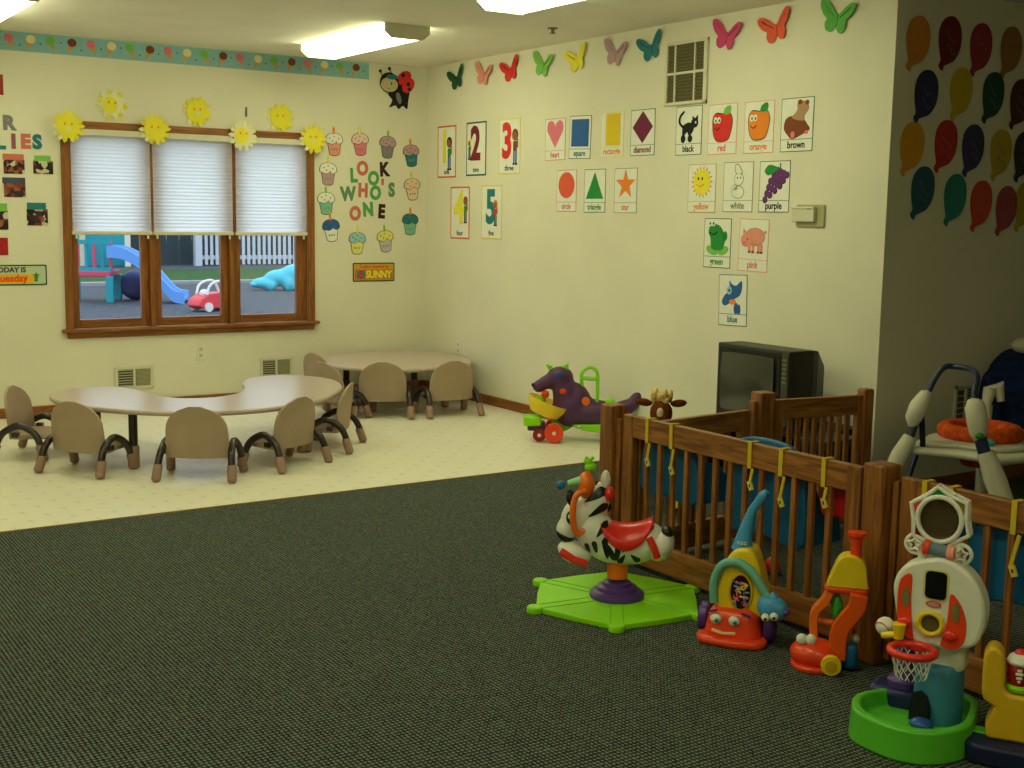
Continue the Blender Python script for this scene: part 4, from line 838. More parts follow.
# ------------------------------------------------------------------ plush horse behind the gate
ph = thing('plush_horse', 'brown plush riding horse with blond mane peeking over the gate', 'toy horse', (-1.13, -4.50, 0), (0, 0, -.70))
bp_ = mat('brown_plush', (104, 54, 26), .95, .05, .25, 60, bump=.5); cp_ = mat('cream_plush', (226, 210, 178), .95, .05); bl_ = mat('blond_mane', (214, 186, 120), .95, .05, .2, 40)
m = MB()
for c_, r_, ro in (((0, .12, .30), (.10, .22, .10), None), ((0, -.04, .42), (.065, .08, .12), (.3, 0, 0)), ((0, -.1, .52), (.062, .065, .07), None), ((0, -.15, .47), (.045, .06, .045), (.5, 0, 0)), ((-.07, -.02, .16), (.035, .04, .15), None), ((.07, -.02, .16), (.035, .04, .15), None), ((-.07, .26, .16), (.035, .04, .15), None), ((.07, .26, .16), (.035, .04, .15), None)): m.ell(c_, r_, bp_, ro)
m.build('body', ph, remesh=.014)
for s_ in (-1, 1): MB().ell((s_*.088, -.08, .57), (.042, .018, .02), bp_, (0, -s_*.12, 0)).build('ear', ph)
MB().ell((0, -.19, .455), (.04, .03, .034), cp_).build('muzzle', ph); MB().ell((-.005, -.162, .53), (.018, .012, .026), cp_).build('blaze', ph)
m = MB(); rn = random.Random(3)
for i in range(26): m.ell((rn.uniform(-.045, .045), rn.uniform(-.12, -.02), rn.uniform(.58, .62)), (.014, .014, .024), bl_, (rn.uniform(-.6, .6), rn.uniform(-.6, .6), 0), 8, 6)
m.build('mane', ph)
for x in (-.09, .09): MB().tube(spline([(x, -.22, .07), (x, 0, .02), (x, .25, .02), (x, .45, .07)], 4, False), .018, yellow, 8).build('rocker', ph)

# ------------------------------------------------------------------ zebra spinner
zb = thing('zebra_spinner', 'zebra ride-on spinner toy on a lime green hexagonal base', 'ride-on toy', (-2.328, -5.672, 0.004), (0, 0, -.674))
hexr = .38; a0 = math.radians(-8)+.674; hp = []
for k in range(6):
    a, b = a0+k*PI/3, a0+(k+1)*PI/3; P0 = Vector((hexr*math.cos(a), hexr*math.sin(a))); P1 = Vector((hexr*math.cos(b), hexr*math.sin(b)))
    hp += [tuple(P0*.94+ (P1-P0)*.05), tuple((P0+P1)/2*.955), tuple(P1*.94-(P1-P0)*.05)]
m = MB(); m.prism(hp, 0, .022, green)
for k in range(6):
    a = a0+k*PI/3; m.lathe([(.032, 0), (.032, .02), (.027, .026), (.004, .027)], green, (hexr*.95*math.cos(a), hexr*.94*math.sin(a), 0), 14)
m.build('base', zb, bevel=.003)
m = MB()
for k in range(6):
    a = a0+k*PI/3; c_, s_ = math.cos(a), math.sin(a)
    for d in (-.024, .024): m.tube([(.11*c_-d*s_, .11*s_+d*c_, .022), (.34*c_-d*s_, .34*s_+d*c_, .022)], .002, mat('darker_lime_groove', (112, 190, 12), .4), 5)
m.build('base_rib', zb)
MB().lathe([(.108, .0), (.108, .016), (.098, .026), (.082, .03), (.08, .042), (.07, .048), (.058, .05), (.056, .06), (.045, .064)], purple, (0, 0, .022), 30).build('purple_collar', zb)
MB().cyl((0, 0, .1), (0, 0, .19), .041, orange, 20).build('column', zb)
m = MB()
for c_, r_, ro in (((.02, 0, .228), (.155, .085, .075), None), ((-.09, 0, .28), (.08, .08, .09), (0, -.4, 0)), ((.12, 0, .255), (.07, .08, .07), (0, .3, 0)), ((-.105, 0, .37), (.062, .055, .12), (0, .35, 0))): m.ell(c_, r_, white, ro)
zbody = m.build('body', zb, remesh=.009)
# black stripes wrapped on the body: (from, to, width at start, width at end) in side view
for (x0, z0), (x1, z1), wa, wb in (((-.055, .46), (-.135, .405), .050, .006), ((-.045, .40), (-.12, .35), .042, .006), ((-.045, .335), (-.085, .275), .034, .006), ((-.125, .25), (-.11, .205), .022, .012), ((-.095, .262), (-.082, .21), .024, .012),
        ((-.055, .275), (-.038, .19), .030, .014), ((-.045, .25), (-.008, .185), .020, .026), ((.004, .26), (-.006, .185), .026, .018), ((.055, .262), (.015, .222), .030, .006), ((.028, .215), (.004, .172), .006, .032), ((.048, .215), (.085, .182), .006, .032)):
    a = Vector((x0, z0)); b = Vector((x1, z1)); d = (b-a).normalized(); nn = Vector((-d.y, d.x))
    for sd in (-1, 1):
        m = MB(); m.mi(black); G = []
        for i in range(9):
            u_ = i/8; c_ = a+(b-a)*u_; w_ = (wa+(wb-wa)*u_)*min(1, math.sqrt(max(.02, 1-(2*u_-1)**4)))
            G.append([m.bm.verts.new((c_.x+nn.x*w_*(j/4-.5), sd*.2, c_.y+nn.y*w_*(j/4-.5))) for j in range(5)])
        for i in range(8):
            for j in range(4): m.bm.faces.new((G[i][j], G[i][j+1], G[i+1][j+1], G[i+1][j]))
        o = m.build('stripe', zbody, ang=80); q = o.modifiers.new('w', 'SHRINKWRAP'); q.target = zbody; q.wrap_method = 'PROJECT'; q.use_project_y = True; q.use_project_x = q.use_project_z = False
        q.use_positive_direction = sd < 0; q.use_negative_direction = sd > 0; q.wrap_mode = 'ABOVE_SURFACE'; q.offset = .0016
hd = MB()
for c_, r_, ro in (((-.155, 0, .34), (.07, .062, .085), (0, .5, 0)), ((-.2, 0, .29), (.045, .055, .05), (0, .6, 0))): hd.ell(c_, r_, white, ro)
hd = hd.build('head', zb, remesh=.009)
MB().ell((-.21, 0, .262), (.042, .05, .024), black, (0, .65, 0)).build('muzzle', hd)
MB().ell((-.135, -.058, .295), (.016, .01, .014), mat('cheek_pink', (232, 130, 120), .5)).build('cheek', hd)
MB().ell((-.185, -.05, .345), (.02, .012, .028), black).ell((-.19, -.058, .35), (.008, .006, .01), white).build('eye', hd)
MB().ell((-.19, -.035, .41), (.014, .012, .03), black, (0, -.4, 0)).ell((-.19, .04, .41), (.014, .012, .03), black, (0, -.4, 0)).build('ear', hd)
m = MB()
for i, (x, z) in enumerate(((-.1, .465), (-.078, .44), (-.062, .41), (-.052, .38))): m.ell((x, 0, z), (.024, .02, .022), black)
m.ell((-.055, -.01, .49), (.02, .02, .04), white); m.build('mane', zb)
MB().ell((-.038, -.03, .44), (.02, .03, .03), red).build('bridle_knob', zb)
m = MB(); m.ell((-.17, -.02, .20), (.07, .07, .042), white, (0, .35, 0)); m.build('front_hooves', zb)
m = MB(); m.tube([(-.22, -.075, .215), (-.17, -.096, .19), (-.12, -.085, .17)], .016, red, 8); m.build('red_hoof_print', zb)
m = MB(); m.ell((.165, -.01, .24), (.052, .085, .066), white, (0, .5, 0)); m.build('rear_haunch', zb)
MB().tube([(.118, -.082, .285), (.138, -.096, .25), (.152, -.092, .21)], .014, red, 8).build('red_band_print', zb)
MB().ell((.19, -.03, .3), (.026, .04, .02), black, (0, .5, 0)).build('tail_tuft', zb)
# saddle: banana-shaped shell
m = MB(); k = m.mi(red); G = []
for i in range(17):
    u_ = -1+2*i/16; x = .028+u_*.105; zc = .306+.026*abs(u_)**2.2; row = []
    for j in range(11):
        v = -1+2*j/10; hw_ = .088*(1-.35*abs(u_)**3); row.append(m.bm.verts.new((x, v*hw_, zc+.008-abs(v)**2.6*(.085*(1-abs(u_)**2*.85)))))
    G.append(row)
for i in range(16):
    for j in range(10): m.bm.faces.new((G[i][j], G[i][j+1], G[i+1][j+1], G[i+1][j]))
o = m.build('saddle', zb, ang=80); q = o.modifiers.new('t', 'SOLIDIFY'); q.thickness = .012; q.offset = 0
m = MB(); m.tube(spline([(-.13, -.06, .455), (-.165, -.075, .44), (-.178, -.085, .38), (-.17, -.085, .31), (-.145, -.08, .285)], 4, False), .0125, orange, 10); m.build('orange_handle', zb)
MB().ell((-.13, -.02, .47), (.034, .04, .055), orange).build('console', zb)
MB().tube([(-.15, -.03, .49), (-.20, -.03, .475)], [.018, .013], mat('mint_plastic', (150, 214, 150), .4), 10).ell((-.228, -.03, .468), .018, blue).build('rattle_knob', zb)
fr = MB(); fr.ell((-.115, -.01, .54), (.024, .02, .02), green).ell((-.125, -.01, .562), (.018, .016, .016), green)
for s_ in (-1, 1): fr.ell((-.12+s_*.012, -.014, .577), .007, green, u=8, v=6)
fr.build('frog_topper', zb)

# ------------------------------------------------------------------ toy vacuum
vc_ = thing('toy_vacuum', 'toy vacuum with smiling red base, yellow dome and blue handle', 'toy vacuum', (-2.212, -6.232, .004), (0, 0, -.98))
m = MB()
m.prism(rrect(.215, .20, .06, 5, -.005, -.01), .01, .125, redor, top_scale=.8); m.build('body', vc_, bevel=.028, seg=5)
MB().prism(spline([(-.122, -.04), (-.118, -.11), (-.06, -.135), (.05, -.135), (.108, -.11), (.112, -.04), (.0, .05)], 4), .0, .03, redor).build('bumper', vc_, bevel=.012, seg=3)
for x in (-.058, .008):
    e = MB().ell((x, -.1, .092), (.021, .012, .018), white).build('eye', vc_)
    MB().ell((x+.006, -.111, .09), (.009, .004, .009), teal, u=10, v=6).ell((x+.006, -.1145, .09), (.004, .002, .004), black, u=8, v=5).build('iris', e)
MB().tube([(-.07, -.106, .052), (-.03, -.110, .044), (.015, -.106, .048)], .006, mat('cream_lip', (230, 190, 140), .5), 6).build('mouth', vc_)
for x in (-.072, .05): MB().box((x, -.094, .118), (.035, .008, .006), purple, rot=(0, .25 if x > 0 else -.25, 0)).build('eyebrow', vc_, smooth=False)
for x, y in ((-.125, .02), (.118, .0)):
    w1 = MB(); w1.cyl((x-.018, y, .058), (x+.018, y, .058), .054, purple, 22); w1.build('wheel', vc_, bevel=.008)
yd = MB(); yo = spline([(-.10, .10), (-.095, .18), (-.075, .26), (-.045, .32), (.0, .345), (.05, .338), (.082, .27), (.105, .18), (.108, .10)], 4, False)
yd.prism(yo, -.055, .055, yellow, MA); yd.build('dome', vc_, bevel=.03, seg=4)
MB().prism(ellp(.008, .19, .052, .074, 24), .052, .062, mat('amber_window_rim', (214, 176, 40), .4), MA).build('window_rim', vc_, bevel=.003)
wn = MB(); wn.prism(ellp(.008, .19, .042, .062, 24), .060, .065, mat('dark_maroon_window', (50, 20, 34), .2), MA); wo = wn.build('window', vc_, smooth=False)
rn = random.Random(5); m = MB()
for i in range(34):
    a = rn.uniform(0, PI); x, z = .008+rn.uniform(-.026, .026), .188+rn.uniform(-.042, .042)
    m.tube([(x-.012*math.cos(a), -.067, z-.014*math.sin(a)), (x+.012*math.cos(a), -.067, z+.014*math.sin(a))], .0035, (redp, yelp, purple, teal, pinkp)[i % 5], 6)
m.build('ribbons', vc_)
hb = mat('aqua_handle_plastic', (66, 150, 204), .4, .4)
m = MB(); m.tube(spline([(-.008, .0, .33), (-.002, 0, .38), (.008, 0, .43), (.022, 0, .475), (.04, 0, .505), (.062, 0, .54), (.072, 0, .552)], 4, False), [.040, .037, .034, .031, .028, .026, .024, .022, .020, .019, .018, .017, .017, .016, .016, .016, .016, .017, .018, .018, .016, .012, .012, .012, .012, .012][:25], hb, 14); m.build('handle', vc_)
text('lettering', 'vac', .028, white, vc_, (-.002, -.041, .365), (PI/2, 0, 0), ext=.001)
hz = mat('pale_aqua_hose', (110, 176, 160), .4)
MB().tube(spline([(-.088, -.06, .14), (-.092, -.06, .21), (-.065, -.06, .275), (-.01, -.065, .298), (.05, -.07, .275), (.095, -.075, .225), (.13, -.08, .175)], 5, False), .0165, hz, 12).build('hose', vc_)
nh = MB().ell((.138, -.085, .155), (.056, .04, .046), hb, (0, .3, 0)).ell((.14, -.085, .19), (.02, .02, .02), hb).build('nozzle_head', vc_)
for x, z in ((.122, .128), (.152, .136)): MB().ell((x, -.122, z), .015, white, u=10, v=8).ell((x+.002, -.135, z-.002), .006, black, u=8, v=6).build('nozzle_eye', nh)
MB().ell((.19, -.1, .15), (.014, .014, .012), purple).build('nozzle_tip', nh)

for o in vc_.children:
    if o.name.split('.')[0] in ('dome', 'window_rim', 'window', 'ribbons'): o.scale.x = .86; o.location.x += .012
    if o.name.startswith('hose'): o.scale.x = .93; o.location.x += .006
    if o.name.startswith('handle'): o.location.x += .014
    if o.name.startswith('lettering'): o.location.x += .014
# ------------------------------------------------------------------ orange push toy
pp = thing('push_popper', 'orange and yellow push toy with red rounded front, beside the middle gate post', 'push toy', (-2.15, -6.59, .004), (0, 0, -.845))
MB().ell((-.03, -.03, .05), (.085, .075, .05), redor).build('front_shell', pp)
MB().prism(spline([(-.11, -.03), (-.08, -.1), (0, -.11), (.05, -.06), (.06, .03), (-.02, .06), (-.09, .04)], 3), 0, .02, redor).build('skirt', pp, bevel=.006)
for x in (-.075, -.045): MB().ell((x, -.06, .102), (.019, .016, .02), white).build('dome_light', pp)
for s_, x in ((-1, -.01),): pass
def ribbon(pts, w_, th, m, mt, y):
    q = spline(pts, 4, False); L_, R_ = [], []
    for i, p_ in enumerate(q):
        a = Vector(q[max(i-1, 0)]); b = Vector(q[min(i+1, len(q)-1)]); d = (b-a).normalized(); nn = Vector((-d.y, d.x))*w_/2
        L_.append((p_[0]+nn.x, p_[1]+nn.y)); R_.append((p_[0]-nn.x, p_[1]-nn.y))
    m.prism(L_+R_[::-1], y, y+th, mt, MA)
m = MB(); ribbon([(.01, .27), (-.005, .23), (-.035, .19), (-.04, .15), (-.035, .08)], .028, .05, m, orange, -.02); m.build('frame_arm', pp, bevel=.004)
m = MB(); ribbon([(.105, .27), (.095, .22), (.065, .175), (.045, .13), (.042, .04)], .058, .035, m, mat('deep_orange_plastic', (238, 92, 22), .35), .03); m.build('frame_arm', pp, bevel=.004)
MB().cyl((-.045, .0, .158), (.10, .0, .142), .010, orange, 10).build('crossbar', pp)
MB().ell((.035, .0, .205), (.02, .018, .045), mat('bright_green_plastic', (60, 170, 60), .3)).build('tumbling_bead', pp)
m = MB(); m.prism(rrect(.15, .075, .025, 4, .065, 0), .265, .285, redor); m.build('tray_rim', pp, bevel=.006)
m = MB(); m.prism(spline([(-.004, .285), (.012, .33), (.03, .375), (.055, .395), (.095, .392), (.122, .365), (.128, .32), (.134, .285)], 4, False), -.038, .038, yellow, MA); m.build('dome', pp, bevel=.014, seg=4)
m = MB(); m.lathe([(.02, 0), (.018, .04), (.022, .07), (.031, .078), (.031, .088), (.02, .09)], redor, (.088, 0, .385), 18); m.build('handle', pp)
MB().cyl((.025, -.115, .036), (.025, -.09, .036), .034, yellow, 12).cyl((.025, -.118, .036), (.025, -.115, .036), .02, mat('mustard_hub', (200, 160, 30), .5), 12).build('gear_wheel', pp, bevel=.004)
MB().box((.085, -.02, .05), (.05, .07, .09), blue).build('blue_pod', pp, bevel=.018, seg=3)
MB().cyl((.04, .09, .036), (.04, .065, .036), .034, yellow, 12).build('gear_wheel', pp, bevel=.004)
MB().ell((.1, -.02, .11), (.015, .015, .015), cream).build('grey_knob', pp)

# ------------------------------------------------------------------ sports centre toy
sp_ = thing('basketball_toy', 'toddler basketball centre with red hoop, white board and lime green base', 'basketball toy', (-2.34, -7.131, .004), (0, 0, -1.13))
foot = spline([(-.17, -.02), (-.175, -.1), (-.13, -.19), (.0, -.245), (.1, -.215), (.165, -.12), (.17, .0), (.15, .12), (.08, .17), (-.02, .15), (-.1, .08)], 4)
m = MB(); k = m.mi(mat('kelly_green_plastic', (88, 186, 48), .4, .4)); n = len(foot)
o0 = [m.bm.verts.new((a, b, 0)) for a, b in foot]; o1 = [m.bm.verts.new((a*.97, b*.97, .095)) for a, b in foot]; i1 = [m.bm.verts.new((a*.84, b*.82, .095)) for a, b in foot]; i0 = [m.bm.verts.new((a*.78, b*.76, .045)) for a, b in foot]
for r1, r2 in ((o0, o1), (o1, i1), (i1, i0)):
    for i in range(n): m.bm.faces.new((r1[i], r1[(i+1) % n], r2[(i+1) % n], r2[i]))
m.bm.faces.new(o0); m.bm.faces.new(i0); m.build('tray_base', sp_, bevel=.007, seg=3)
MB().box((.19, -.03, .04), (.06, .05, .05), mat('kelly_green_plastic', (88, 186, 48), .4, .4)).build('side_tab', sp_, bevel=.008)
trk = mat('teal_trunk_plastic', (56, 126, 160), .45, .4)
m = MB(); m.lathe([(.07, .04), (.07, .2), (.063, .22), (.055, .225)], trk, (.05, .03, 0), 26); m.build('trunk', sp_)
MB().prism([(-.03, .0), (.035, .0), (.035, .05), (.02, .085), (.0, .095), (-.02, .085), (-.03, .05)], 0, .012, mat('dark_doorway', (14, 22, 24), .7), Matrix.Translation((.015, -.036, .05)) @ Euler((PI/2, 0, -.35)).to_matrix().to_4x4()).build('arch_opening', sp_, smooth=False)
MB().ell((.03, -.08, .06), (.035, .03, .018), mat('blue_ball_plastic', (40, 90, 160), .3)).build('ball_ramp', sp_)
MB().box((.07, .03, .265), (.11, .085, .12), white).build('neck', sp_, bevel=.02, seg=3)
brd = spline([(-.062, .40), (-.07, .48), (-.04, .545), (.02, .575), (.055, .585), (.10, .575), (.155, .53), (.188, .45), (.185, .36), (.16, .305), (.09, .285), (.0, .29), (-.045, .33)], 4)
MB().prism(brd, -.035, .045, white, Matrix.Translation((0, 0, 0)) @ MA).build('backboard', sp_, bevel=.012, seg=3)
yb_ = -.046
def front(m, pts, d0, d1, mt): return m.prism(pts, -yb_-.002+d0-.0, -yb_-.002+d1, mt, MA)
m = MB(); front(m, rrect(.072, .105, .018, 3, .052, .495), 0, .003, mat('pale_yellow_rim', (214, 206, 120), .5)); front(m, rrect(.06, .093, .014, 3, .052, .495), .003, .005, mat('black_lcd', (8, 8, 10), .15, .6)); m.build('scoreboard_window', sp_, smooth=False)
sd = [(-.048, .50), (-.018, .52), (-.016, .44), (-.01, .36), (-.004, .30), (-.03, .31), (-.052, .36), (-.055, .44)]
m = MB(); front(m, spline(sd, 3), 0, .005, redor); m.build('left_panel', sp_, bevel=.002)
m = MB(); front(m, spline([(.095, .475), (.125, .44), (.142, .38), (.138, .32), (.115, .29), (.075, .295), (.085, .35), (.09, .41)], 3), 0, .005, redor); m.build('right_panel', sp_, bevel=.002)
for x, z in ((.112, .415), (-.03, .44)): front(MB(), ellp(x, z, .011, .033, 12), .005, .008, mat('olive_print', (120, 116, 70), .6)).build('number_print', sp_, smooth=False)
for x, z in ((-.028, .355), (.1, .335)): MB().ell((x, yb_-.008, z), (.022, .01, .018), red).build('button', sp_)
m = MB(); front(m, ellp(.048, .43, .022, .012, 14), 0, .004, redp); front(m, ellp(.048, .43, .017, .008, 12), .004, .005, mauve); m.build('badge', sp_, smooth=False)
m = MB(); m.tube([(.043+.034*math.cos(2*PI*k/24), yb_-.006, .365+.036*math.sin(2*PI*k/24)) for k in range(24)], .008, yellow, 8, closed=True); m.build('pitch_hole_ring', sp_)
MB().prism(ellp(.043, .365, .032, .034, 20), .044, .0465, mat('olive_hole', (92, 84, 44), .6), MA).build('pitch_hole', sp_, smooth=False)
rg = [(.0+.062*math.cos(2*PI*k/28), -.115+.062*math.sin(2*PI*k/28), .285) for k in range(28)]
MB().tube(rg, .0115, red, 10, closed=True).build('hoop', sp_)
m = MB()
for k in range(14):
    for sg in (1, -1):
        pts = []
        for j in range(5):
            a = 2*PI*(k+sg*j*.45)/14; r_ = .058-.016*j/4; pts.append((r_*math.cos(a), -.115+r_*math.sin(a), .28-.018*j))
        m.tube(pts, .0016, white, 4)
m.build('net', sp_)
MB().box((0, -.045, .28), (.05, .04, .025), red).build('hoop_bracket', sp_, bevel=.006)
MB().cyl((-.052, -.07, .30), (-.052, -.07, .345), .014, yellow, 14, .02).cyl((-.10, -.07, .30), (-.04, -.07, .315), .010, yellow, 10).build('ball_holder', sp_)
MB().lathe([(.05, 0), (.052, .02), (.04, .028), (.03, .06), (.026, .13), (.03, .17)], purple, (-.065, .10, .10), 22).build('batting_tee', sp_)
MB().box((-.09, .10, .05), (.15, .12, .1), navy).build('tee_base', sp_, bevel=.02, seg=3)
bb = thing('toy_baseball', 'white toy baseball with red seam at the left of the red hoop', 'ball', (-2.398, -7.042, .315), (0, .3, -.6))
MB().ell((0, 0, 0), .028, white, u=24, v=16).build('ball_cover', bb)
MB().tube([(.0285*math.cos(t_)*math.cos(.35*math.sin(2*t_)), .0285*math.sin(t_)*math.cos(.35*math.sin(2*t_)), .0285*math.sin(.35*math.sin(2*t_))) for t_ in [2*PI*k/40 for k in range(40)]], .0018, red, 5, closed=True).build('seam', bb)
for o in sp_.children:
    if o.name.split('.')[0] in ('backboard', 'scoreboard_window', 'left_panel', 'right_panel', 'number_print', 'badge', 'pitch_hole_ring', 'pitch_hole') or (o.name.startswith('button') and o.parent == sp_): o.scale = (1.0, 1, .88); o.location = (-.012, 0, .034)
# star-framed mirror on top
sc = (.03, .0, .655)
fr_ = MB(); N8 = 6; R1, R0 = .098, .07
fr_.tube([(sc[0]+.062*math.cos(2*PI*k/32), -.01, sc[2]+.066*math.sin(2*PI*k/32)) for k in range(32)], .0075, white, 8, closed=True)
tri = [2*PI*k/6+PI/2+.12 for k in range(6)]
outer = []
for k in range(12):
    a = 2*PI*k/12+PI/2+.12; r_ = .09 if k % 2 == 0 else .074
    outer.append((sc[0]+r_*math.cos(a), -.005, sc[2]+r_*1.05*math.sin(a)))
fr_.tube(outer, .007, white, 8, closed=True)
fr_.tube([(p[0], .03, p[2]) for p in outer], .006, white, 8, closed=True)
for k in range(12): fr_.tube([outer[k], (outer[k][0], .03, outer[k][2])], .005, white, 6)
for k in range(1, 12, 2):
    a = 2*PI*k/12+PI/2+.12; fr_.tube([outer[k], (sc[0]+.062*math.cos(a), -.01, sc[2]+.066*math.sin(a))], .006, white, 6)
for sx in (-1, 1): fr_.tube([(sc[0]+sx*.04, 0, .52), (sc[0]+sx*.06, 0, .585)], .012, white, 8)
fo = fr_.build('mirror_frame', sp_)
cl = [mat('clear_green_panel', (30, 140, 40), .2), redor, mat('clear_red_panel', (120, 30, 24), .2), mat('clear_blue_panel', (24, 50, 110), .2), mat('clear_blue_panel', (24, 50, 110), .2), mat('amber_panel', (140, 110, 30), .2)]
for k in range(6):
    a = 2*PI*(2*k)/12+PI/2+.12; tp = (sc[0]+.098*math.cos(a), sc[2]+.102*math.sin(a)); q = []
    for da in (-.36, .36): q.append((sc[0]+.07*math.cos(a+da), sc[2]+.073*math.sin(a+da)))
    MB().prism([tp]+q, .002, .006, cl[k], MA).build('colour_panel', fo, smooth=False)
MB().prism(ellp(sc[0], sc[2], .058, .062, 28), -.008, -.004, mat('smoky_mirror', (120, 100, 70), .12, .8, metal=.7), MA).build('mirror', fo, smooth=False)
for x, z in ((-.035, .572), (.095, .56)):
    m = MB(); m.tube([(x+(.021 if k % 2 == 0 else .011)*math.cos(PI/2+k*PI/5), -.01, z+(.021 if k % 2 == 0 else .011)*math.sin(PI/2+k*PI/5)) for k in range(10)], .005, white, 6, closed=True); m.tube([(x+.028*math.cos(2*PI*k/20), .0, z+.028*math.sin(2*PI*k/20)) for k in range(20)], .006, white, 6, closed=True); m.build('star', fo)
MB().cyl((-.005, -.02, .572), (.07, -.02, .563), .019, mat('smoky_roller', (110, 130, 140), .2), 16).cyl((-.005, -.02, .572), (.01, -.02, .570), .024, redor, 16).cyl((.06, -.02, .562), (.08, -.02, .562), .022, salmon, 16).build('spinning_roller', fo)

# ------------------------------------------------------------------ yellow toy at the right edge
yt = thing('yellow_activity_toy', 'yellow two-armed activity toy on a navy base at the bottom right corner', 'activity toy', (-2.268, -7.372, .004), (0, 0, -.983))
ylm = mat('warm_yellow_plastic', (214, 172, 30), .35, .5)
yo = [(-.045, .06), (-.05, .10), (-.028, .155), (-.06, .17), (-.066, .2), (-.066, .30), (-.055, .325), (-.035, .33), (-.015, .315), (-.008, .28), (-.006, .21), (.01, .195), (.05, .195), (.066, .21), (.068, .28), (.075, .315), (.095, .33), (.115, .325), (.126, .30), (.126, .2), (.12, .17), (.088, .155), (.11, .10), (.105, .06)]
MB().prism(yo, -.04, .04, ylm, MA).build('body', yt, bevel=.012, seg=3)
MB().prism(spline([(-.1, .08), (-.1, -.07), (-.03, -.1), (.09, -.1), (.16, -.07), (.16, .08)], 3), 0, .06, mat('dark_navy_plastic', (26, 34, 70), .45)).build('base', yt, bevel=.01)
dm = thing('dome_rattle', 'red topped clear dome rattle sitting in the yellow toy', 'rattle', (-2.268+.03*math.cos(-.983), -7.372+.03*math.sin(-.983), .206), (0, 0, -.983))
MB().lathe([(.03, 0), (.034, .01), (.03, .02)], green, (0, 0, 0), 20).build('base_ring', dm)
MB().lathe([(.03, .02), (.034, .04), (.033, .075), (.03, .08)], mat('clear_red_drum', (150, 24, 22), .15, .6), (0, 0, 0), 20).build('drum', dm)
MB().lathe([(.034, .08), (.036, .086), (.03, .1), (.018, .108)], white, (0, 0, 0), 20).build('white_collar', dm)
MB().ell((0, 0, .107), (.017, .017, .014), red).build('red_button', dm)
m = MB()
for z, w_ in ((.035, .006), (.045, .012), (.057, .016), (.067, .010)): m.box((0, -.034, z), (w_*1.3, .004, .008), white)
m.build('white_figure', dm, bevel=.002)

# ------------------------------------------------------------------ baby jumper in the alcove
bj = thing('baby_jumper', 'white and navy baby activity jumper with tray, in the alcove behind the gate', 'baby jumper', (0, -5.6, 0))
def bjb(m, name, **k):
    o = m.build(name, bj, **k); o.location = (0, 5.6, 0); return o
wp = mat('ivory_jumper_plastic', (218, 214, 192), .4, .4); bt = mat('navy_jumper_tube', (34, 46, 84), .4, .5)
bjb(MB().tube([(-.44, -5.33, .03), (-.383, -5.373, .234), (-.33, -5.395, .36), (-.28, -5.41, .448)], [.03, .04, .045, .035], wp, 14), 'lower_leg')
bjb(MB().tube([(-.285, -5.408, .44), (-.25, -5.412, .53)], .022, bt, 12), 'tube_joint')
bjb(MB().tube([(-.268, -5.408, .50), (-.262, -5.408, .54), (-.235, -5.415, .60), (-.2, -5.428, .66), (-.185, -5.43, .67)], [.02, .042, .047, .034, .016], wp, 14), 'spring_pod')
bjb(MB().tube(spline([(-.2, -5.428, .65), (-.155, -5.44, .74), (-.115, -5.46, .795), (-.07, -5.49, .80), (-.1, -5.6, .80), (-.25, -5.75, .79), (-.33, -5.8, .72), (-.335, -5.82, .64)], 5, False), .015, bt, 12), 'arch_tube')
bjb(MB().tube([(-.215, -5.42, .56), (-.22, -5.44, .42), (-.22, -5.44, .36)], .014, mat('navy_spring_cover', (24, 28, 48), .8), 10), 'spring')
bjb(MB().tube([(-.23, -6.0, .03), (-.256, -5.945, .209), (-.287, -5.91, .33), (-.312, -5.867, .453)], [.035, .05, .052, .04], wp, 14), 'lower_leg')
bjb(MB().tube([(-.315, -5.867, .44), (-.333, -5.84, .54)], .03, bt, 12), 'tube_joint')
pod2 = bjb(MB().tube([(-.332, -5.842, .50), (-.335, -5.84, .54), (-.34, -5.832, .6), (-.345, -5.82, .66), (-.34, -5.815, .69), (-.338, -5.815, .70)], [.02, .042, .05, .048, .036, .02], wp, 14), 'spring_pod')
bjb(MB().ell((-.375, -5.875, .535), (.02, .02, .016), mat('green_logo_badge', (50, 130, 40), .4)), 'green_badge')
bjb(MB().tube([(.476, -5.287, .2), (.49, -5.29, .54)], .03, wp, 12), 'lower_leg')
bjb(MB().tube([(.476, -5.287, .5), (.50, -5.292, .62), (.545, -5.315, .645), (.55, -5.33, .56)], [.02, .035, .035, .02], wp, 12), 'spring_pod')
bjb(MB().tube([(.48, -5.29, .2), (.47, -5.3, .03)], .03, wp, 12), 'lower_leg')
tray = spline([(-.28, -5.42), (-.2, -5.33), (-.02, -5.28), (.14, -5.2), (.35, -5.2), (.48, -5.35), (.46, -5.6), (.30, -5.82), (.05, -5.86), (-.12, -5.78), (-.18, -5.6)], 5)
bjb(MB().prism(tray, .36, .40, wp), 'tray', bevel=.018, seg=3)
bjb(MB().prism([(a*.8+.03, (b+5.53)*.78-5.53) for a, b in tray], .40, .425, wp), 'tray_ridge', bevel=.012, seg=3)
osm = mat('orange_patterned_fabric', (206, 84, 34), .8, .1, .35, 30)
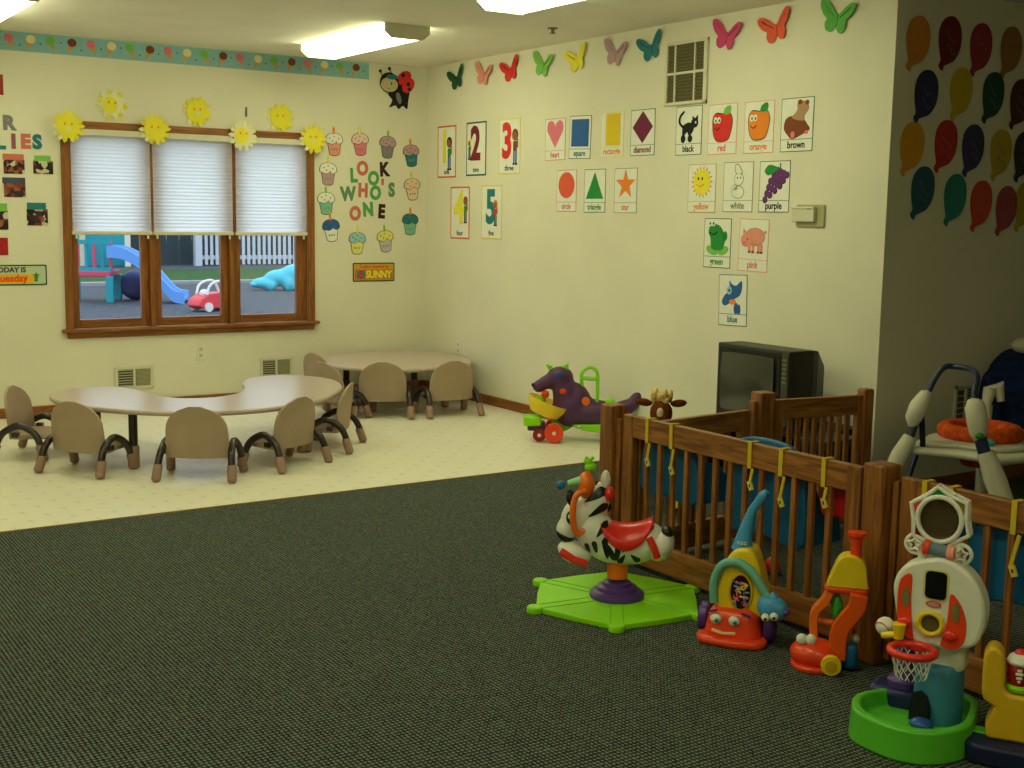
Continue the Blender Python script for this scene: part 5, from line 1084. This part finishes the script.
bjb(MB().tube([(.15+.17*math.cos(2*PI*k/24), -5.5+.17*math.sin(2*PI*k/24), .455) for k in range(24)], .042, osm, 12, closed=True), 'seat_ring')
bjb(MB().lathe([(.15, .44), (.12, .36), (.08, .28)], osm, (.15, -5.5, 0), 20), 'seat_fabric')
bjb(MB().ell((-.02, -5.68, .44), (.025, .025, .02), teal), 'tray_toy')
bjb(MB().ell((.3, -5.64, .45), (.03, .03, .025), yellow), 'tray_toy')
bjb(MB().cyl((-.25, -5.33, .03), (-.05, -5.28, .34), .014, bt, 10), 'brace')
# blue infant swing seat behind, at the photo edge
isw = thing('infant_seat', 'padded navy infant seat with ivory headrest, cut by the right photo edge', 'infant seat', (.87, -5.24, 0), (0, 0, -.7))
nf = mat('navy_quilted_fabric', (26, 40, 78), .9, .1, .3, 25, bump=.3)
m = MB()
for c_, r_, ro in (((0, .05, .58), (.2, .08, .26), (-.35, 0, 0)), ((0, -.1, .36), (.2, .2, .08), None), ((-.17, 0, .5), (.05, .1, .2), (-.3, 0, .2)), ((.17, 0, .5), (.05, .1, .2), (-.3, 0, -.2))): m.ell(c_, r_, nf, ro)
m.build('padded_seat', isw, remesh=.02)
MB().ell((.02, .1, .83), (.07, .05, .045), mat('ivory_plush', (200, 196, 176), .95)).build('headrest', isw)
for s_ in (-1, 1): MB().tube([(s_*.22, .3, .02), (s_*.2, 0, .36), (s_*.22, -.3, .02)], .018, bt, 10).build('leg_frame', isw)
pl = thing('plush_lamb', 'ivory plush toy propped on the infant seat, at the right photo edge', 'plush toy', (.80, -5.42, .43), (0, 0, -.7))
ip = mat('ivory_plush', (200, 196, 176), .95)
MB().ell((0, 0, .07), (.075, .06, .075), ip).ell((-.06, -.03, .03), (.04, .035, .03), ip).ell((.06, -.03, .03), (.04, .035, .03), ip).build('body', pl, remesh=.01)
MB().ell((0, -.01, .17), (.055, .05, .05), ip).ell((-.055, 0, .19), (.02, .015, .03), ip).ell((.055, 0, .19), (.02, .015, .03), ip).build('head', pl, remesh=.008)
